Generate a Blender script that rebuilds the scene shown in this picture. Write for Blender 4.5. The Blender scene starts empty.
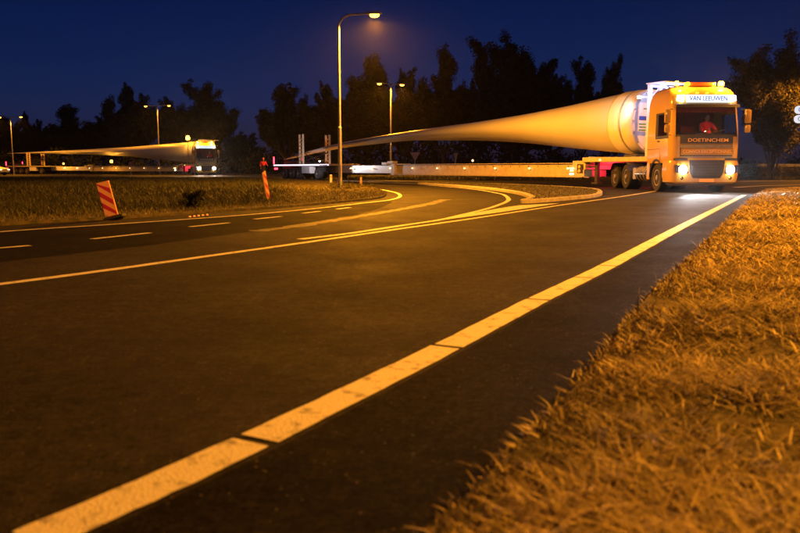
import bpy, bmesh, math, random
import numpy as np
from mathutils import Vector, Matrix, Euler
R = math.radians
random.seed(7); rng = np.random.default_rng(7)
S = bpy.context.scene
COL = S.collection

# ------------------------------------------------------------------ camera, sky, exposure
F, H, YH = 778.0, 0.85, 168.0           # focal length in px of an 800 px wide frame, eye height, horizon row
PITCH = math.atan((266.5 - YH) / F)
cam_d = bpy.data.cameras.new('camera'); cam = bpy.data.objects.new('camera', cam_d); COL.objects.link(cam)
cam.location = (0, 0, H); cam.rotation_euler = (math.pi / 2 - PITCH, 0, 0)
cam_d.sensor_width = 36; cam_d.lens = 36 * F / 800; cam_d.clip_start = 0.05; cam_d.clip_end = 3000
cam_d.dof.use_dof = True; cam_d.dof.focus_distance = 26; cam_d.dof.aperture_fstop = 3.0
S.camera = cam

w = bpy.data.worlds.new('World'); S.world = w; w.use_nodes = True
nt = w.node_tree; nt.nodes.clear()
sky = nt.nodes.new('ShaderNodeTexSky'); sky.sky_type = 'NISHITA'; sky.sun_disc = False
SUN_EL, SUN_ROT = R(5.0), R(180)      # last light behind the camera, dimmed far down to night
sky.sun_elevation = SUN_EL; sky.sun_rotation = SUN_ROT; sky.ozone_density = 5.0
bg = nt.nodes.new('ShaderNodeBackground'); bg.inputs['Strength'].default_value = 0.042
geo = nt.nodes.new('ShaderNodeTexCoord'); sep = nt.nodes.new('ShaderNodeSeparateXYZ'); rmp = nt.nodes.new('ShaderNodeValToRGB')
nt.links.new(geo.outputs['Generated'], sep.inputs[0]); nt.links.new(sep.outputs['Z'], rmp.inputs[0])
e = rmp.color_ramp.elements; e[0].position = .0; e[0].color = (.42, .22, .80, 1); e[1].position = .24; e[1].color = (.10, .115, .33, 1)
k = e.new(.06); k.color = (.33, .22, .68, 1); k = e.new(.13); k.color = (.21, .18, .48, 1)
mul = nt.nodes.new('ShaderNodeMix'); mul.data_type = 'RGBA'; mul.blend_type = 'MULTIPLY'; mul.inputs[0].default_value = 1
nt.links.new(sky.outputs[0], mul.inputs[6]); nt.links.new(rmp.outputs[0], mul.inputs[7])
out = nt.nodes.new('ShaderNodeOutputWorld')
nt.links.new(mul.outputs[2], bg.inputs[0]); nt.links.new(bg.outputs[0], out.inputs[0])
sl = bpy.data.lights.new('sun', 'SUN'); sl.energy = 0.004; sl.angle = R(12); sl.color = (.6, .7, 1)   # night: next to nothing
so = bpy.data.objects.new('sun', sl); COL.objects.link(so); so.rotation_euler = (R(85), 0, R(0))

vs = S.view_settings
vs.view_transform = 'Standard'; vs.look = 'None'; vs.exposure = 0.2; vs.gamma = 1.0; vs.use_curve_mapping = False
try:
    S.cycles.use_denoising = True; S.cycles.denoiser = 'OPENIMAGEDENOISE'
    S.cycles.max_bounces = 5; S.cycles.volume_bounces = 0; S.cycles.sample_clamp_indirect = 3.0
    S.cycles.caustics_reflective = False; S.cycles.caustics_refractive = False
except Exception: pass

SODIUM = (1.0, 0.335, 0.014)
HAZE_DENSITY = 0.00013

# ------------------------------------------------------------------ helpers
def un(px, py, z=0.0):
    """a pixel of the 800 x 533 photograph -> the point of the plane z it shows"""
    x = px - 400; y = 266.5 - py
    d = (x, F * math.cos(PITCH) + y * math.sin(PITCH), -F * math.sin(PITCH) + y * math.cos(PITCH))
    t = (z - H) / d[2]
    return (d[0] * t, d[1] * t)
def at(px, d): return (px - 400) / F * d          # world x seen at column px, distance d

def link(o, parent=None):
    COL.objects.link(o)
    if parent is not None: o.parent = parent
    return o
def tag(o, label=None, cat=None, group=None, kind=None):
    if label: o['label'] = label
    if cat: o['category'] = cat
    if group: o['group'] = group
    if kind: o['kind'] = kind
    return o
def empty(name, loc, rz=0.0):
    o = bpy.data.objects.new(name, None); o.location = loc; o.rotation_euler = (0, 0, rz); o.empty_display_size = .3
    return link(o)
def children(o): return [c for c in bpy.data.objects if c.parent == o]
def copy_tree(o, parent=None):
    c = o.copy(); COL.objects.link(c)
    if parent is not None: c.parent = parent
    for ch in children(o): copy_tree(ch, c)
    return c

class MB:
    def __init__(s): s.v = []; s.f = []
    def add(s, vs, fs, M=None):
        n = len(s.v)
        for p in vs:
            p = Vector(p)
            if M is not None: p = M @ p
            s.v.append(tuple(p))
        s.f += [tuple(i + n for i in f) for f in fs]
        return s
    def box(s, c, d, rot=None, b=0.0):
        bm = bmesh.new(); bmesh.ops.create_cube(bm, size=1)
        for vv in bm.verts: vv.co = Vector((vv.co.x * d[0], vv.co.y * d[1], vv.co.z * d[2]))
        if b > 0: bmesh.ops.bevel(bm, geom=bm.edges[:], offset=min(b, min(d) * .45), segments=2, affect='EDGES', profile=.5)
        bm.verts.index_update()
        M = Matrix.Translation(c) @ (Euler(rot).to_matrix().to_4x4() if rot else Matrix())
        s.add([v.co.copy() for v in bm.verts], [[v.index for v in f.verts] for f in bm.faces], M); bm.free(); return s
    def b2(s, lo, hi, b=0.0):
        return s.box([(lo[i] + hi[i]) / 2 for i in range(3)], [abs(hi[i] - lo[i]) for i in range(3)], None, b)
    def tube(s, pts, r, n=10, cap=True):
        pts = [Vector(p) for p in pts]; rs = r if isinstance(r, (list, tuple)) else [r] * len(pts)
        vs = []; fs = []
        up = None
        for i, p in enumerate(pts):
            t = (pts[min(i + 1, len(pts) - 1)] - pts[max(i - 1, 0)]).normalized()
            if up is None: up = Vector((0, 0, 1)) if abs(t.z) < .9 else Vector((1, 0, 0))
            a = t.cross(up)
            if a.length < 1e-5: a = t.cross(Vector((0, 1, 0)))
            a.normalize(); bb = a.cross(t).normalized(); up = bb
            for k in range(n):
                q = 2 * math.pi * k / n
                vs.append(p + rs[i] * (math.cos(q) * a + math.sin(q) * bb))
        for i in range(len(pts) - 1):
            for k in range(n):
                k2 = (k + 1) % n
                fs.append((i * n + k, i * n + k2, (i + 1) * n + k2, (i + 1) * n + k))
        if cap:
            fs.append(tuple(range(n))); fs.append(tuple(range((len(pts) - 1) * n, len(pts) * n)))
        return s.add(vs, fs)
    def lathe(s, prof, M=None, n=24):
        """prof: (radius, height) about the local z axis"""
        vs = []; fs = []
        for r, h in prof:
            for k in range(n):
                q = 2 * math.pi * k / n; vs.append((r * math.cos(q), r * math.sin(q), h))
        for i in range(len(prof) - 1):
            for k in range(n):
                k2 = (k + 1) % n; fs.append((i * n + k, i * n + k2, (i + 1) * n + k2, (i + 1) * n + k))
        if prof[0][0] > 0: fs.append(tuple(range(n)))
        if prof[-1][0] > 0: fs.append(tuple(range((len(prof) - 1) * n, len(prof) * n)))
        return s.add(vs, fs, M)
    def prism(s, poly, z0, z1, M=None):
        n = len(poly)
        vs = [(x, y, z0) for x, y in poly] + [(x, y, z1) for x, y in poly]
        fs = [tuple(range(n - 1, -1, -1)), tuple(range(n, 2 * n))] + [(i, (i + 1) % n, n + (i + 1) % n, n + i) for i in range(n)]
        return s.add(vs, fs, M)
    def build(s, name, m, parent=None, smooth=False, loc=None):
        me = bpy.data.meshes.new(name); me.from_pydata(s.v, [], s.f)
        bm = bmesh.new(); bm.from_mesh(me); bmesh.ops.recalc_face_normals(bm, faces=bm.faces[:])
        if smooth:
            for f in bm.faces: f.smooth = True
            for e in bm.edges:
                if len(e.link_faces) == 2 and e.calc_face_angle(0) > R(38): e.smooth = False
        bm.to_mesh(me); bm.free()
        me.materials.append(m)
        o = bpy.data.objects.new(name, me)
        if loc: o.location = loc
        return link(o, parent)

def np_mesh(name, V, Fc, m, parent=None, attr=None):
    """V (n,3), Fc (m,4) quads or (m,3)"""
    k = Fc.shape[1]
    me = bpy.data.meshes.new(name)
    me.vertices.add(len(V)); me.vertices.foreach_set('co', V.astype(np.float32).ravel())
    me.loops.add(len(Fc) * k); me.loops.foreach_set('vertex_index', Fc.astype(np.int32).ravel())
    me.polygons.add(len(Fc)); me.polygons.foreach_set('loop_start', np.arange(0, len(Fc) * k, k, dtype=np.int32))
    try: me.polygons.foreach_set('loop_total', np.full(len(Fc), k, dtype=np.int32))
    except Exception: pass
    me.update(); me.validate()
    if attr is not None:
        a = me.attributes.new('tone', 'FLOAT', 'POINT'); a.data.foreach_set('value', attr.astype(np.float32))
    me.materials.append(m)
    return link(bpy.data.objects.new(name, me), parent)

# ------------------------------------------------------------------ materials
def mat(name, base, rough=.6, metal=0.0, var=0.15, scale=3.0, bump=0.0, bscale=40.0, spec=.5, coat=0.0, second=None, thr=(.45, .6)):
    m = bpy.data.materials.new(name); m.use_nodes = True
    nt = m.node_tree; b = nt.nodes['Principled BSDF']; L = nt.links
    tc = nt.nodes.new('ShaderNodeTexCoord'); no = nt.nodes.new('ShaderNodeTexNoise')
    no.inputs['Scale'].default_value = scale; no.inputs['Detail'].default_value = 6; no.inputs['Roughness'].default_value = .6
    L.new(tc.outputs['Object'], no.inputs['Vector'])
    rp = nt.nodes.new('ShaderNodeValToRGB')
    c2 = second if second else tuple(c * (1 - var) for c in base)
    c1 = base if second else tuple(min(1, c * (1 + var * .6)) for c in base)
    rp.color_ramp.elements[0].position = thr[0] if second else .3; rp.color_ramp.elements[1].position = thr[1] if second else .7
    rp.color_ramp.elements[0].color = (*c2, 1); rp.color_ramp.elements[1].color = (*c1, 1)
    L.new(no.outputs['Fac'], rp.inputs[0]); L.new(rp.outputs[0], b.inputs['Base Color'])
    b.inputs['Roughness'].default_value = rough; b.inputs['Metallic'].default_value = metal
    b.inputs['Specular IOR Level'].default_value = spec; b.inputs['Coat Weight'].default_value = coat
    if bump > 0:
        n2 = nt.nodes.new('ShaderNodeTexNoise'); n2.inputs['Scale'].default_value = bscale; n2.inputs['Detail'].default_value = 5
        L.new(tc.outputs['Object'], n2.inputs['Vector'])
        bp = nt.nodes.new('ShaderNodeBump'); bp.inputs['Strength'].default_value = bump; bp.inputs['Distance'].default_value = .02
        L.new(n2.outputs['Fac'], bp.inputs['Height']); L.new(bp.outputs[0], b.inputs['Normal'])
    return m
def emit(name, col, strength):
    m = bpy.data.materials.new(name); m.use_nodes = True
    b = m.node_tree.nodes['Principled BSDF']
    b.inputs['Base Color'].default_value = (*[min(1, c * .8) for c in col], 1)
    b.inputs['Emission Color'].default_value = (*col, 1); b.inputs['Emission Strength'].default_value = strength
    b.inputs['Roughness'].default_value = .3
    return m
def asphalt_mat(name='asphalt', k=1.0):
    m = bpy.data.materials.new(name); m.use_nodes = True
    nt = m.node_tree; b = nt.nodes['Principled BSDF']; L = nt.links
    N = lambda t, **k: nt.nodes.new(t)
    tc = N('ShaderNodeTexCoord')
    def noise(sc, det=5, ro=.6):
        n = N('ShaderNodeTexNoise'); n.inputs['Scale'].default_value = sc; n.inputs['Detail'].default_value = det; n.inputs['Roughness'].default_value = ro
        L.new(tc.outputs['Object'], n.inputs['Vector']); return n
    def ramp(src, p0, p1, c0, c1):
        r = N('ShaderNodeValToRGB'); r.color_ramp.elements[0].position = p0; r.color_ramp.elements[1].position = p1
        r.color_ramp.elements[0].color = (*c0, 1); r.color_ramp.elements[1].color = (*c1, 1); L.new(src, r.inputs[0]); return r
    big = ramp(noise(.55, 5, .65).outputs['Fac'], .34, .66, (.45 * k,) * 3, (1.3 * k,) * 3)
    fine = ramp(noise(38, 8, .85).outputs['Fac'], .38, .66, (.0015, .0014, .0013), (.050, .047, .043))
    mx = N('ShaderNodeMix'); mx.data_type = 'RGBA'; mx.blend_type = 'MULTIPLY'; mx.inputs[0].default_value = 1
    L.new(fine.outputs[0], mx.inputs[6]); L.new(big.outputs[0], mx.inputs[7])
    vo = N('ShaderNodeTexVoronoi'); vo.inputs['Scale'].default_value = 34; L.new(tc.outputs['Object'], vo.inputs['Vector'])
    spk = ramp(vo.outputs['Distance'], .04, .16, (1, 1, 1), (0, 0, 0))
    sel = ramp(noise(9, 2, .5).outputs['Fac'], .50, .62, (0, 0, 0), (.95, .95, .95))
    mm = N('ShaderNodeMix'); mm.data_type = 'RGBA'; mm.blend_type = 'MULTIPLY'; mm.inputs[0].default_value = 1
    L.new(spk.outputs[0], mm.inputs[6]); L.new(sel.outputs[0], mm.inputs[7])
    mot = ramp(noise(11, 6, .75).outputs['Fac'], .36, .64, (.45,) * 3, (1.5,) * 3)
    mz = N('ShaderNodeMix'); mz.data_type = 'RGBA'; mz.blend_type = 'MULTIPLY'; mz.inputs[0].default_value = 1
    L.new(mx.outputs[2], mz.inputs[6]); L.new(mot.outputs[0], mz.inputs[7])
    m2 = N('ShaderNodeMix'); m2.data_type = 'RGBA'; L.new(mm.outputs[2], m2.inputs[0]); L.new(mz.outputs[2], m2.inputs[6]); m2.inputs[7].default_value = (.22, .21, .2, 1)
    L.new(m2.outputs[2], b.inputs['Base Color'])
    rr = ramp(noise(1.3, 4, .6).outputs['Fac'], .3, .7, (.68,) * 3, (.82,) * 3); L.new(rr.outputs[0], b.inputs['Roughness'])
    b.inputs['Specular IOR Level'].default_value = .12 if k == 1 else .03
    bp = N('ShaderNodeBump'); bp.inputs['Strength'].default_value = 1.0; bp.inputs['Distance'].default_value = .016
    L.new(noise(75, 5, .75).outputs['Fac'], bp.inputs['Height']); L.new(bp.outputs[0], b.inputs['Normal'])
    return m
def grass_mat(name, dry, green, dark, trans=.25):
    m = bpy.data.materials.new(name); m.use_nodes = True
    nt = m.node_tree; b = nt.nodes['Principled BSDF']; L = nt.links
    at_ = nt.nodes.new('ShaderNodeAttribute'); at_.attribute_name = 'tone'
    rp = nt.nodes.new('ShaderNodeValToRGB'); e = rp.color_ramp.elements
    e[0].position = 0; e[0].color = (*dark, 1); e[1].position = 1; e[1].color = (*dry, 1)
    k = e.new(.45); k.color = (*green, 1)
    L.new(at_.outputs['Fac'], rp.inputs[0]); L.new(rp.outputs[0], b.inputs['Base Color'])
    b.inputs['Roughness'].default_value = .6; b.inputs['Specular IOR Level'].default_value = .25
    return m

M = {}
M['asphalt'] = asphalt_mat(); M['asphalt_dark'] = asphalt_mat('darker_asphalt', .55)
M['paint'] = mat('road_paint', (.62, .61, .57), .6, var=.15, scale=11, second=(.14, .13, .12), thr=(.30, .46), bump=.4, bscale=120)
M['paint_old'] = mat('worn_road_paint', (.12, .115, .105), .7, scale=5, second=(.02, .019, .018), thr=(.38, .66), bump=.3, bscale=120)
M['concrete'] = mat('kerb_concrete', (.36, .34, .31), .8, var=.35, scale=5, bump=.3, bscale=60)
M['soil'] = mat('grassy_soil', (.085, .07, .035), .95, scale=5, second=(.035, .035, .015), bump=.8, bscale=14)
M['field'] = mat('field_grass', (.06, .07, .025), .95, scale=.6, second=(.025, .03, .012), bump=.8, bscale=8)
M['verge'] = mat('verge_ground', (.045, .033, .015), .95, scale=9, second=(.012, .009, .004), bump=1, bscale=30)
M['blade'] = grass_mat('dry_grass_blades', (.58, .48, .24), (.22, .18, .07), (.05, .042, .016))
M['meadow'] = grass_mat('meadow_grass_blades', (.15, .13, .06), (.055, .06, .022), (.02, .024, .010))
M['galv'] = mat('galvanised_steel', (.42, .42, .41), .45, .55, var=.2, scale=8)
M['steel_dark'] = mat('dark_steel', (.05, .05, .052), .5, .3, var=.3, scale=8)
M['chrome'] = mat('polished_metal', (.75, .74, .72), .16, 1.0, var=.1, scale=8)
M['yellow'] = mat('yellow_truck_paint', (.46, .31, .065), .15, 0, var=.05, scale=2, coat=.6)
M['black'] = mat('black_plastic', (.018, .018, .02), .5, var=.3, scale=9)
M['rubber'] = mat('tyre_rubber', (.022, .021, .02), .8, var=.4, scale=20, bump=.3, bscale=60)
M['hub'] = mat('wheel_hub_metal', (.45, .42, .36), .4, .6, var=.35, scale=12)
M['trailer'] = mat('trailer_paint', (.50, .43, .27), .45, 0, var=.2, scale=4)
M['white'] = mat('white_paint', (.72, .72, .70), .4, var=.08, scale=4)
M['blade_white'] = mat('blade_gelcoat', (.50, .49, .47), .38, var=.05, scale=.6, coat=.2)
M['wrap'] = mat('white_wrap_sheet', (.66, .66, .66), .5, var=.06, scale=3, bump=.2, bscale=5)
M['bark'] = mat('bark', (.10, .075, .05), .9, var=.4, scale=6, bump=.6, bscale=20)
M['leaf'] = mat('leaves', (.040, .046, .020), .8, scale=1.2, second=(.02, .024, .010), spec=.15)
M['leaf_warm'] = mat('broad_leaves', (.12, .10, .05), .7, scale=1.2, second=(.05, .045, .02), spec=.25)
M['red'] = mat('red_reflective', (.42, .02, .03), .4, var=.1, scale=9)
M['orange'] = mat('orange_reflective', (.75, .38, .12), .4, var=.1, scale=9)
M['navy'] = mat('dark_blue_panel', (.02, .025, .05), .35, var=.2)
M['letter'] = mat('yellow_lettering', (.80, .50, .08), .4, var=.05)
M['blue'] = mat('blue_paint', (.02, .07, .45), .4, var=.1)
M['green'] = mat('green_print', (.05, .28, .12), .5, var=.2)
M['skin'] = mat('skin', (.5, .3, .2), .6, var=.05)
M['hivis'] = mat('orange_workwear', (.85, .22, .03), .7, var=.1)
M['redvest'] = mat('red_workwear', (.8, .03, .05), .7, var=.1)
M['dark_cloth'] = mat('dark_cloth', (.03, .03, .04), .9, var=.2)
M['wood'] = mat('weathered_wood', (.22, .16, .09), .85, var=.3, scale=14)
M['e_sodium'] = emit('sodium_lamp_lens', (1.0, .42, .04), 9)
M['e_head'] = emit('headlight_lens', (1.0, .97, .92), 130)
M['e_amber'] = emit('amber_lamp_lens', (1.0, .30, .01), 8)
M['e_beacon'] = emit('bright_beacon_lens', (1.0, .42, .03), 16)
M['e_marker'] = emit('marker_lamp_lens', (1.0, .55, .2), 5)
M['e_white'] = emit('white_lamp_lens', (1.0, .96, .9), 14)
M['e_red'] = emit('red_lamp_lens', (1.0, .03, .06), 7)
M['e_sign'] = emit('backlit_roof_sign', (.70, .86, 1.0), 1.15)
M['e_blue'] = emit('blue_backlit_letters', (.01, .10, .75), .35)
M['e_strip'] = emit('glowing_deck_edge', (.95, .80, 1.0), 1.3)  # glow put into the white-lit edge of the deck
g = bpy.data.materials.new('window_glass'); g.use_nodes = True
b = g.node_tree.nodes['Principled BSDF']; b.inputs['Base Color'].default_value = (.55, .6, .6, 1); b.inputs['Roughness'].default_value = .03
b.inputs['Transmission Weight'].default_value = 1.0; b.inputs['IOR'].default_value = 1.05; b.inputs['Alpha'].default_value = .35
M['glass'] = g
M['amber_glass'] = mat('amber_plastic', (.30, .05, .008), .2, var=.1)

def lamp(name, kind, loc, col, power, parent, size=.08, rot=None, cone=None, blend=.5):
    l = bpy.data.lights.new(name, kind); l.color = col; l.energy = power
    l.shadow_soft_size = size
    if kind == 'SPOT': l.spot_size = cone; l.spot_blend = blend
    o = bpy.data.objects.new(name, l); o.location = loc
    if rot is not None: o.rotation_euler = rot
    return link(o, parent)
def aim(v):   # rotation that points a lamp's -Z along v
    return Vector(v).to_track_quat('-Z', 'Y').to_euler()
def text_mb(body, size, depth=.004):
    c = bpy.data.curves.new('lettering', 'FONT'); c.body = body; c.size = size; c.align_x = 'CENTER'; c.align_y = 'CENTER'
    c.extrude = depth; c.offset = size * .004; c.resolution_u = 3
    o = bpy.data.objects.new('lettering', c); COL.objects.link(o)
    dg = bpy.context.evaluated_depsgraph_get(); dg.update()
    me = bpy.data.meshes.new_from_object(o.evaluated_get(dg))
    mb = MB(); mb.v = [tuple(v.co) for v in me.vertices]; mb.f = [tuple(p.vertices) for p in me.polygons]
    bpy.data.objects.remove(o); bpy.data.curves.remove(c); bpy.data.meshes.remove(me)
    return mb
def text_obj(body, size, m, parent, loc, rot, width=None, depth=.004, name='lettering'):
    mb = text_mb(body, size, depth)
    xs = [v[0] for v in mb.v]; k = (width / (max(xs) - min(xs))) if width else 1
    T = Matrix.Translation(loc) @ Euler(rot).to_matrix().to_4x4() @ Matrix.Diagonal((k, 1, 1, 1))
    mb.v = [tuple(T @ Vector(v)) for v in mb.v]
    return mb.build(name, m, parent)
# ------------------------------------------------------------------ the setting: ground, roads, markings
def sheet(name, poly, z, m, kind='structure', skirt=0.0, parent=None):
    """a flat polygon, optionally raised with a side going down"""
    bm = bmesh.new(); vs_ = [bm.verts.new((x, y, z)) for x, y in poly]
    f = bm.faces.new(vs_)
    if f.calc_area() and f.normal.z < 0: f.normal_flip()
    if skirt > 0:
        lo = [bm.verts.new((x, y, z - skirt)) for x, y in poly]
        n = len(poly)
        for i in range(n): bm.faces.new((vs_[i], vs_[(i + 1) % n], lo[(i + 1) % n], lo[i]))
    bmesh.ops.triangulate(bm, faces=[f]); bmesh.ops.recalc_face_normals(bm, faces=bm.faces[:]) if skirt else None
    me = bpy.data.meshes.new(name); bm.to_mesh(me); bm.free(); me.materials.append(m)
    o = link(bpy.data.objects.new(name, me), parent)
    if kind: o['kind'] = kind
    return o
def smooth(pts, n=6):
    P = [Vector((*p, 0)) for p in pts]; o = []
    for i in range(len(P) - 1):
        p0 = P[max(i - 1, 0)]; p1 = P[i]; p2 = P[i + 1]; p3 = P[min(i + 2, len(P) - 1)]
        for k in range(n):
            t = k / n
            q = .5 * ((2 * p1) + (-p0 + p2) * t + (2 * p0 - 5 * p1 + 4 * p2 - p3) * t * t + (-p0 + 3 * p1 - 3 * p2 + p3) * t ** 3)
            o.append((q.x, q.y))
    o.append((P[-1].x, P[-1].y)); return o
def strip(name, pts, width, z, m, ragged=0.0):
    pts = [Vector((*p, 0)) for p in pts]; vs_ = []; fs = []
    dense = []
    for i in range(len(pts) - 1):
        n = max(1, int((pts[i + 1] - pts[i]).length / .12)) if ragged else 1
        for k in range(n): dense.append(pts[i].lerp(pts[i + 1], k / n))
    dense.append(pts[-1]); pts = dense
    for i, p in enumerate(pts):
        t = (pts[min(i + 1, len(pts) - 1)] - pts[max(i - 1, 0)]).normalized(); nn = Vector((-t.y, t.x, 0))
        a = width / 2 + random.uniform(-1, 1) * ragged; b_ = width / 2 + random.uniform(-1, 1) * ragged
        for q in (p + nn * a, p - nn * b_): vs_.append((q.x, q.y, z))
    for i in range(len(pts) - 1): fs.append((2 * i, 2 * i + 1, 2 * i + 3, 2 * i + 2))
    me = bpy.data.meshes.new(name); me.from_pydata(vs_, [], fs); me.materials.append(m); me.update()
    o = link(bpy.data.objects.new(name, me)); o['kind'] = 'structure'
    return o
U = lambda *pp: [un(*p) for p in pp]

sheet('ground', [(-900, -200), (900, -200), (900, 1500), (-900, 1500)], -.012, M['field'])
sheet('road', [(-140, -12), (60, -12), (60, 59), (22, 60), (13, 84), (-6, 90), (-22, 104), (-60, 132), (-140, 160)], 0.0, M['asphalt'])

# right hand verge
VERGE_EDGE = [(-1.2, -3.0), (-.55, .3), (0.12, 1.75), (0.62, 2.75), (1.45, 4.6), (3.1, 8.0), (8.2, 18.5), (13.2, 28.4), (15.0, 30.6), (18, 31.4), (40, 31.8)]
ve = smooth(VERGE_EDGE, 8)
sheet('verge', ve + [(40, -3)], .045, M['verge'], skirt=.06)
# grass tongue between the two carriageways
PEN = U((-330, 248), (0, 226), (120, 219), (240, 211), (290, 207.5), (340, 203), (375, 199.5), (386, 196), (383, 192), (372, 188.5), (355, 185.5), (335, 182.5), (300, 180.6), (230, 179.8), (0, 179.6), (-200, 179.6))
sheet('grass_tongue', smooth(PEN, 4), .05, M['soil'], skirt=.06)
# far verge under the long trailer and its kerbed island
sheet('far_verge', U((338, 180.2), (420, 180.6), (520, 180.8), (612, 180.4), (600, 177.0), (470, 176.4), (352, 176.8)), .05, M['soil'], skirt=.06)
ISL = [(1.0, 41.0), (2.3, 36.4), (3.4, 31.0), (3.75, 27.5), (3.85, 24.4), (3.55, 20.9), (3.0, 18.9), (4.1, 20.3), (5.7, 22.9), (6.8, 26.6), (7.3, 30.0), (6.6, 34.0), (4.2, 40.0)]
isl = smooth(ISL + [ISL[0]], 5)[:-1]
sheet('traffic_island', isl, .075, M['soil'], skirt=.085)
# kerb round the island: a real raised band
def kerb(name, pts, width, z1):
    pts = [Vector((*p, 0)) for p in pts]; n = len(pts); mb = MB(); vs_ = []
    for i, p in enumerate(pts):
        t = (pts[(i + 1) % n] - pts[i - 1]).normalized(); nn = Vector((t.y, -t.x, 0))
        a = p + nn * width * .5; b_ = p - nn * width * .5
        vs_ += [(a.x, a.y, 0), (a.x, a.y, z1 - .02), (a.x - nn.x * .03, a.y - nn.y * .03, z1), (b_.x, b_.y, z1), (b_.x, b_.y, 0)]
    fs = []
    for i in range(n):
        j = (i + 1) % n
        for k in range(4): fs.append((i * 5 + k, j * 5 + k, j * 5 + k + 1, i * 5 + k + 1))
    mb.add(vs_, fs); o = mb.build(name, M['concrete']); o['kind'] = 'structure'; return o
kerb('island_kerb', isl, .15, .095)

dk = U((-200, 249), (0, 232.4), (120, 224.4), (240, 215.9), (315, 209.1), (365, 203.4), (392, 201.5), (372, 211), (330, 219), (262, 230), (150, 245), (0, 262), (-200, 284))
sheet('newer_lane', smooth(dk, 3), .002, M['asphalt_dark'])
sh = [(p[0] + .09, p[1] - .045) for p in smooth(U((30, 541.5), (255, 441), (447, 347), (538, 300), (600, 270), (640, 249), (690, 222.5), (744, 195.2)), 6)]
sheet('hard_shoulder', [(-2.6, -3)] + sh + [(13.0, 28.2), (8.2, 18.6), (3.2, 8.0), (1.6, 4.6), (.8, 2.75), (.3, 1.75), (-.4, .3), (-1.0, -3)], .0025, M['asphalt_dark'])  # strip beside the verge, darker than the lane
# markings
Z = .004
EL = [(30, 541.5), (255, 441), (447, 347), (538, 300), (600, 270), (640, 249), (690, 222.5), (744, 195.2)]
el = smooth(U(*EL), 12)
def cut(poly, a, b_):
    """part of a polyline between the distances a and b (y) """
    P = [Vector(p) for p in poly]; o = []
    for i in range(len(P) - 1):
        y0, y1 = P[i].y, P[i + 1].y
        if y1 <= a or y0 >= b_: continue
        s0 = P[i] if y0 >= a else P[i].lerp(P[i + 1], (a - y0) / (y1 - y0))
        s1 = P[i + 1] if y1 <= b_ else P[i].lerp(P[i + 1], (b_ - y0) / (y1 - y0))
        if not o: o.append(tuple(s0))
        o.append(tuple(s1))
    return o
gy = [un(256, 441)[1], un(447, 347)[1], un(538, 300)[1], un(582, 278)[1], un(607, 266)[1]]
gw = [.035, .03, .028, .03, .03]
a0 = un(30, 541)[1]
for yy, gg in zip(gy, gw):
    strip('edge_line', cut(el, a0, yy - gg / 2), .15, Z, M['paint'], .0035); a0 = yy + gg / 2
strip('edge_line', cut(el, a0, 25.5), .15, Z, M['paint'], .0035)
# the double line in the middle
lo = U((-130, 300.5), (0, 284.5), (100, 271.5), (200, 257.5), (300, 243.5), (400, 229), (480, 217.6), (568, 204.2), (622, 196.6), (660, 190.5))
strip('centre_line', smooth(lo, 6), .11, Z, M['paint'], .004)
up = U((300, 239.5), (350, 233.5), (400, 226), (440, 220), (460, 215.5), (485, 209.5), (499, 205), (507, 201.5), (508.5, 199), (505, 195.5), (499, 193.6), (482, 190.5), (460, 188), (427, 185.2))
strip('centre_line', smooth(up, 6), .12, Z, M['paint'], .004)
sheet('painted_wedge', U((440, 220.6), (462, 215.4), (505, 207.6), (519, 205.6), (560, 203.4), (500, 212.6)), Z * 1.5, M['paint'])
# left carriageway
strip('edge_line', smooth(U((-200, 249), (0, 232), (120, 224), (240, 215.5), (315, 208.7), (365, 203), (390, 200), (400, 196.5), (396, 192.8), (380, 189.5), (366, 187.6), (340, 184.4), (310, 182.4)), 6), .11, Z, M['paint'], .004)
for a, b_ in (((-75, 254), (-38, 251)), ((-4, 248.6), (30, 245.8)), ((92, 239.2), (150, 233)), ((190, 227), (229, 223)), ((255, 219.3), (281, 216.6)), ((303, 213.4), (320, 211.4)), ((337, 209.3), (350, 207.6))):
    p, q = un(*a), un(*b_); strip('lane_dash', [p, q], .10, Z, M['paint'], .005)
strip('old_line', smooth(U((255, 231.5), (300, 226), (350, 218), (400, 209.5), (430, 204), (445, 199.5)), 8), .26, Z, M['paint_old'], .06)
# far lines
strip('edge_line', smooth(U((735, 187.5), (770, 185.6), (830, 184.6)), 4), .35, Z, M['paint'])
strip('edge_line', smooth(U((738, 181.6), (770, 181.0), (830, 180.6)), 4), .5, Z, M['paint'])
strip('edge_line', smooth(U((-40, 178.5), (120, 178.4), (262, 178.6)), 4), .5, Z, M['paint'])

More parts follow.
